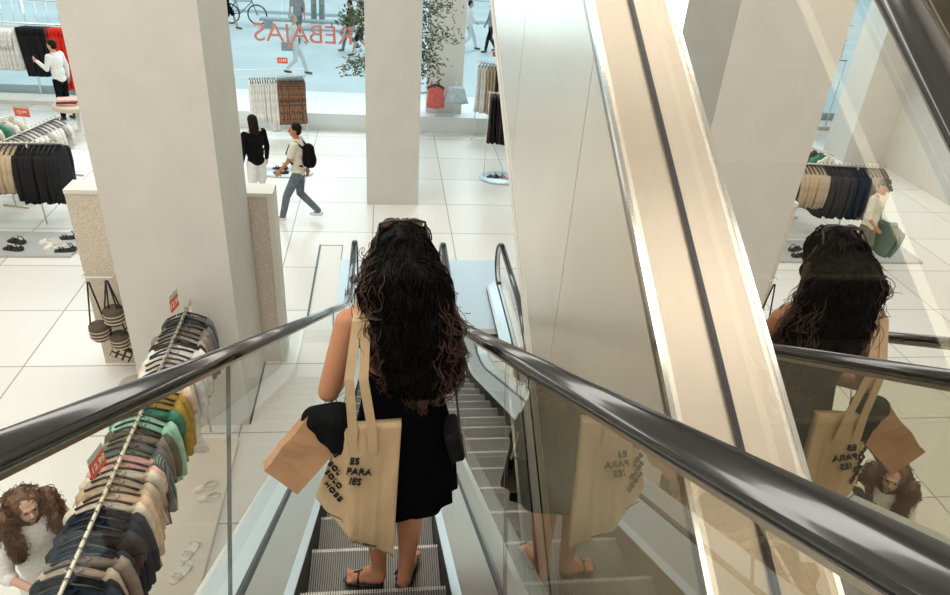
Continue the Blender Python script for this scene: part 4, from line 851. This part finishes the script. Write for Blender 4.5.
# far wall display rail
fr = rack('clothes_rack', (-11.6, 20.05), (-7.7, 20.05), 2.02, 'long high rail of white, black and red clothes in front of the far left window', .02, chrome, False)
b = MB()
for i in range(16): b.tube([(-11.5 + i * .27, 20.18, 2.05), (-11.5 + i * .27, 20.3, 3.0)], .012, 5)
b.build('wire_screen', chrome, fr); tag(fr.children[-1], kind='stuff')
for zz in (2.55, 2.95): b = MB(); b.tube([(-11.6, 20.25, zz), (-7.6, 20.25, zz)], .015, 6); b.build('cross_bar', chrome, fr)
xx = -7.82; i = 0
for n, c, kd, L in ((2, 'white', 'dress', 1.1), (6, 'coralred', 'trousers', 1.35), (1, 'rust', 'trousers', 1.2), (8, 'black', 'trousers', 1.05), (12, 'white', 'shirt', .9), (9, 'stone', 'shirt', .9)):
    if c == 'coralred': CM[c] = cloth('bright_red_fabric', (.75, .035, .02))
    for k in range(n):
        hang(kd, CM[c], xx, 20.05, 2.02, R(72), '%s %s, %s from the right end of the far high rail' % (c.replace('coral', '') , kd, nth(i)), 'clothes on the far high rail', i * 1.3, 1.15, L=L, wd=.26); xx -= .085; i += 1
# round table with folded clothes
tb = empty('round_table', (-7.30, 17.7, 0), 0, 'round pale table of folded clothes beside the man in the white shirt', 'table')
b = MB(); b.lathe([(.48, .62), (.50, .64), (.50, .70), (.48, .72)], 32); b.build('tabletop', mat('pale_wood', (.62, .48, .36), .5), tb, True)
b = MB(); b.lathe([(.22, 0), (.22, .02), (.05, .04), (.05, .62)], 20); b.build('pedestal', whitem, tb, True)
for i, (m, l) in enumerate(((CM['pink'], 'folded pink garment, lowest of the pile on the round table'), (CM['rust'], 'folded rust garment in the middle of the pile on the round table'), (CM['pink'], 'folded pale pink garment topmost on the round table'))):
    b = MB(); b.box(-.22, .22, -.16, .16, 0, .045); o = b.build('folded_garment', m, bevel=.018); o.location = (-7.42, 17.62, .72 + i * .046); o.rotation_euler.z = R(8 * i); tag(o, l, 'garment')

# rack of white and leopard-print dresses
leo = bpy.data.materials.new('leopard_print'); leo.use_nodes = True; nt = leo.node_tree; v = nt.nodes.new('ShaderNodeTexVoronoi'); v.inputs['Scale'].default_value = 22; tcx = nt.nodes.new('ShaderNodeTexCoord'); nt.links.new(tcx.outputs['Object'], v.inputs['Vector'])
r = nt.nodes.new('ShaderNodeValToRGB'); r.color_ramp.elements[0].color = (.04, .018, .012, 1); r.color_ramp.elements[0].position = .35; r.color_ramp.elements[1].color = (.26, .13, .07, 1); r.color_ramp.elements[1].position = .55; nt.links.new(v.outputs['Distance'], r.inputs[0]); nt.links.new(r.outputs[0], nt.nodes['Principled BSDF'].inputs['Base Color'])
rk = rack('clothes_rack', (-3.55, 17.35), (-1.95, 17.75), 1.55, 'slim white rack of white and leopard-print dresses by the window', .014, whitem, False)
b = MB(); b.tube([(-3.55, 17.35, 1.72), (-1.95, 17.75, 1.72), (-1.95, 17.75, .0)], .012, 6); b.build('outer_frame', whitem, rk)
for i in range(11): hang('dress', CM['white'], -3.18 + i * .055, 17.44 + i * .014, 1.55, R(104), 'white dress, %s from the left on the slim white rack' % nth(i), 'dresses on the slim white rack', i * 2.1, 1.0, 'black clothes hanger, %s of the white dresses on the slim rack' % nth(i), 'hangers on the slim white rack', L=.95 if i < 8 else 1.2, wd=.2)
for i in range(14): hang('dress', leo, -2.55 + i * .043, 17.60 + i * .010, 1.55, R(104), 'leopard-print dress, %s from the left among the brown ones' % nth(i), 'dresses on the slim white rack', i * 1.9 + 3, 1.05, 'black clothes hanger, %s of the leopard dresses on the slim rack' % nth(i), 'hangers on the slim white rack', L=.98, wd=.2)
sign('sale_sign', (-2.42, 17.6, 1.86), R(0), 'small red sale card above the leopard-print dresses', txt='12.99', w=.24, h=.19, post=.14, grey=False)
b = MB(); b.lathe([(.62, 0), (.64, .01), (.64, .03), (.62, .04)], 36, sy=.45); o = b.build('display_platform', mat('platform_blue_steel', (.55, .66, .70), .3, .3), None, True); o.location = (-2.25, 15.35, 0); tag(o, 'oval steel shoe platform behind the walking man in cream', 'platform')
for i, (x, y) in enumerate(((-2.35, 15.52), (-2.30, 15.25))): shoe_obj(x, y, .04, R(90), 'sandal', CM['brown'], 'brown sandal on the oval platform, %s one' % ('farther', 'nearer')[i], 'brown sandals on the oval platform', 1.3)

# right side racks
r1 = empty('clothes_stand', (1.27, 19.0 - .35, .0), 0, 'pale stand holding coral tops against the white wall panel', 'clothes rack')
r2 = empty('clothes_stand', (1.80, 19.0 - .35, .0), 0, 'pale stand holding light blue shorts against the white wall panel', 'clothes rack')
for q in (r1, r2):
    b = MB(); b.tube([(0, 0, 0), (0, 0, 1.33)], .014, 6); b.build('upright', whitem, q); b = MB(); b.tube([(0, -.25, 1.32), (0, .12, 1.32)], .012, 6); b.build('arm', whitem, q); b = MB(); b.box(-.22, .22, -.28, .12, 0, .015); b.build('foot', whitem, q)
CM['coraltop'] = cloth('coral_fabric', (.85, .22, .15)); CM['lightblue'] = cloth('light_blue_fabric', (.55, .64, .70))
for i in range(4): hang('top', CM['coraltop'], 1.27, 18.43 + i * .06, 1.30, R(3), 'coral top, %s from the front on its stand' % nth(i), 'coral tops on the stand', i, 1.15, 'black clothes hanger, %s from the front among the coral tops' % nth(i), 'hangers of the coral tops', L=.45, wd=.2)
for i in range(4): hang('skirt', CM['lightblue'], 1.80, 18.43 + i * .06, 1.30, R(2), 'light blue shorts, %s from the front on their stand' % nth(i), 'light blue shorts on the stand', i, 1.1, L=.36, wd=.36)
r3 = rack('clothes_rack', (2.3, 18.3), (3.3, 17.9), 1.95, 'tall white rack of cream and beige clothes by the right-hand window', .014, whitem, True)
for i in range(11): hang('dress', CM['white'] if i < 3 else CM[('beige', 'sand', 'brown', 'beige')[i % 4]], 2.38 + i * .075, 18.27 - i * .03, 1.95, R(66), '%s dress, %s from the left on the tall white rack' % ('white' if i < 3 else ('beige', 'sand', 'brown', 'beige')[i % 4], nth(i)), 'dresses on the tall white rack', i * 1.4, 1.1, 'black clothes hanger, %s from the left on the tall white rack' % nth(i), 'hangers on the tall white rack', L=1.05, wd=.22)
sign('sale_sign', (2.75, 18.1, 2.12), R(0), 'small red sale card on the tall white rack', txt='12.99', w=.26, h=.17, post=.15, grey=False)
r4 = rack('clothes_rack', (2.22, 15.35), (3.2, 15.15), 1.95, 'slim rack of black pleated skirts over a round steel platform', .014, whitem, False)
for i in range(10): hang('skirt', CM['black'] if i % 3 else CM['brown'], 2.28 + i * .07, 15.33 - i * .014, 1.95, R(80), '%s long garment, %s from the left on the slim right rack' % ('black' if i % 3 else 'dark brown', nth(i)), 'black garments on the slim right rack', i * 2.2, 1.1, 'black clothes hanger, %s from the left on the slim right rack' % nth(i), 'hangers on the slim right rack', L=.88, wd=.3)
b = MB(); b.lathe([(.55, 0), (.57, .01), (.57, .03), (.55, .04)], 36, sy=.7); o = b.build('display_platform', MATS.get('platform_blue_steel') or steelb, None, True); o.location = (2.68, 15.3, 0); tag(o, 'round steel shoe platform under the black garments', 'platform')
for i in range(4): shoe_obj(2.42 + i * .15, 15.3 - i * .03, .04, R(95), 'sandal', (shm, shm, CM['pink'], CM['brown'])[i], ('black sandal leftmost on the round platform', 'black sandal second from the left on the round platform', 'pink sandal on the round platform', 'brown sandal rightmost on the round platform')[i], None, 1.1)
person((2.62, 11.95, 0), R(-80), 1.8, 'person in light clothes mostly hidden behind the crossing escalator cladding', mat('peach_cloth', (.70, .42, .32), .8), ghost, hairdk, whiteshoe, skinl, P_((-.25, .10, 1.17), (-.33, .12, .92), (.26, -.02, 1.16), (.28, .02, .90), (-.10, .02, .50), (-.11, 0, .09), (.10, .03, .50), (.12, .02, .09)), 'tee', 'trousers', 'long')

# indoor tree behind the centre pillar
tr = empty('potted_tree', (.22, 16.1, 0), 0, 'tall potted olive tree standing behind the centre pillar', 'tree')
b = MB(); b.lathe([(.22, 0), (.28, .1), (.30, .5), (.27, .52), (.25, .46), (.01, .45)], 28); b.build('pot', mat('pot_grey', (.4, .4, .38), .7), tr, True)
b = MB(); rnd = random.Random(2); b.tube([(0, 0, .4), (.02, 0, 1.2), (-.03, .02, 2.2), (.05, 0, 3.0), (.05, 0, 4.2)], [.05, .045, .04, .03, .012], 8); tips = []
for i in range(34):
    z0 = rnd.uniform(1.9, 4.0); a = rnd.uniform(0, 6.28); L = rnd.uniform(.6, 1.45) * (1 if z0 > 2.2 else .8); p0 = Vector((0, 0, z0)); p1 = p0 + Vector((math.cos(a) * L * .5, math.sin(a) * L * .3, .25)); p2 = p0 + Vector((math.cos(a) * L, math.sin(a) * L * .5, rnd.uniform(-.1, .4)))
    b.tube([p0, p1, p2], [.016, .010, .004], 5); tips += [p1.lerp(p2, t) for t in (0, .35, .7, 1)] + [p0.lerp(p1, .7)]
b.build('trunk', mat('bark', (.12, .09, .06), .8), tr, True)
b = MB()
for p in tips:
    for k in range(34):
        c = p + Vector((rnd.gauss(0, .13), rnd.gauss(0, .12), rnd.gauss(0, .12))); d = Vector((rnd.gauss(0, 1), rnd.gauss(0, 1), rnd.gauss(0, .7))).normalized(); s = d.orthogonal().normalized() * .018; l = rnd.uniform(.04, .075); u = s.cross(d) * .25
        b.add([c - d * l, c + s + u, c + d * l, c - s + u], [(0, 1, 2, 3)])
tag(b.build('foliage', mat('olive_leaf', (.09, .13, .055), .6, var=.4, vscale=3), tr), kind='stuff')

# red window lettering, read from the street
bk_t = text_mesh('window_lettering', 'REBAJAS', .68, mat('red_vinyl', (.80, .22, .15), .6), None, Matrix.Rotation(math.pi, 4, 'Z') @ Matrix.Rotation(R(90), 4, 'X') @ Matrix.Diagonal((1.06, 1, 1, 1)), .002)
bk_t.location = (-2.22, 20.63, 1.94); tag(bk_t, 'large red REBAJAS lettering on the shop window, seen from behind', 'window lettering')

# across the street
b = MB()
for x in (-2.95, -2.62): 
    t_ = empty('street_tree', (x, 31.5, .3), 0, 'slim bare tree trunk across the street, %s of the two' % ('left' if x < -2.8 else 'right'), 'tree'); b = MB(); b.tube([(0, 0, 0), (.04, 0, 2), (-.05, 0, 4.5), (0, 0, 7)], [.12, .10, .08, .05], 10); b.build('trunk', mat('pale_bark', (.33, .36, .33), .8, var=.2, vscale=6), t_, True)
    b = MB(); b.tube([(0, 0, 4), (.05, .2, 5), (.08, .3, 6)], [.05, .04, .02], 6); b.build('branch', MATS['pale_bark'], t_, True)
b = MB(); b.box(-4.6, -1.4, 29.9, 30.3, .3, .62); b.build('x', steelb); bpy.data.objects.remove(bpy.data.objects['x'])
bn = empty('street_bench', (-3.0, 30.2, .3), 0, 'long grey stone bench beside the street tree trunks', 'bench')
b = MB(); b.box(-1.9, 1.9, -.2, .2, .26, .36); b.build('seat', mat('bench_stone', (.33, .41, .43), .8), bn, bevel=.02)
for x in (-1.6, 1.6): b = MB(); b.box(x - .15, x + .15, -.18, .18, 0, .26); b.build('leg', MATS['bench_stone'], bn)
rl = empty('street_railing', (0, 38.5, .3), 0, 'grey metal railing along the far side of the street', 'railing')
b = MB(); b.tube([(-12, 0, 1.05), (9, 0, 1.05)], .03, 6); b.tube([(-12, 0, .2), (9, 0, .2)], .02, 6); b.build('rail', MATS['bench_stone'], rl)
b = MB()
for i in range(120): b.tube([(-12 + i * .175, 0, .2), (-12 + i * .175, 0, 1.05)], .012, 4)
tag(b.build('bars', MATS['bench_stone'], rl), kind='stuff')
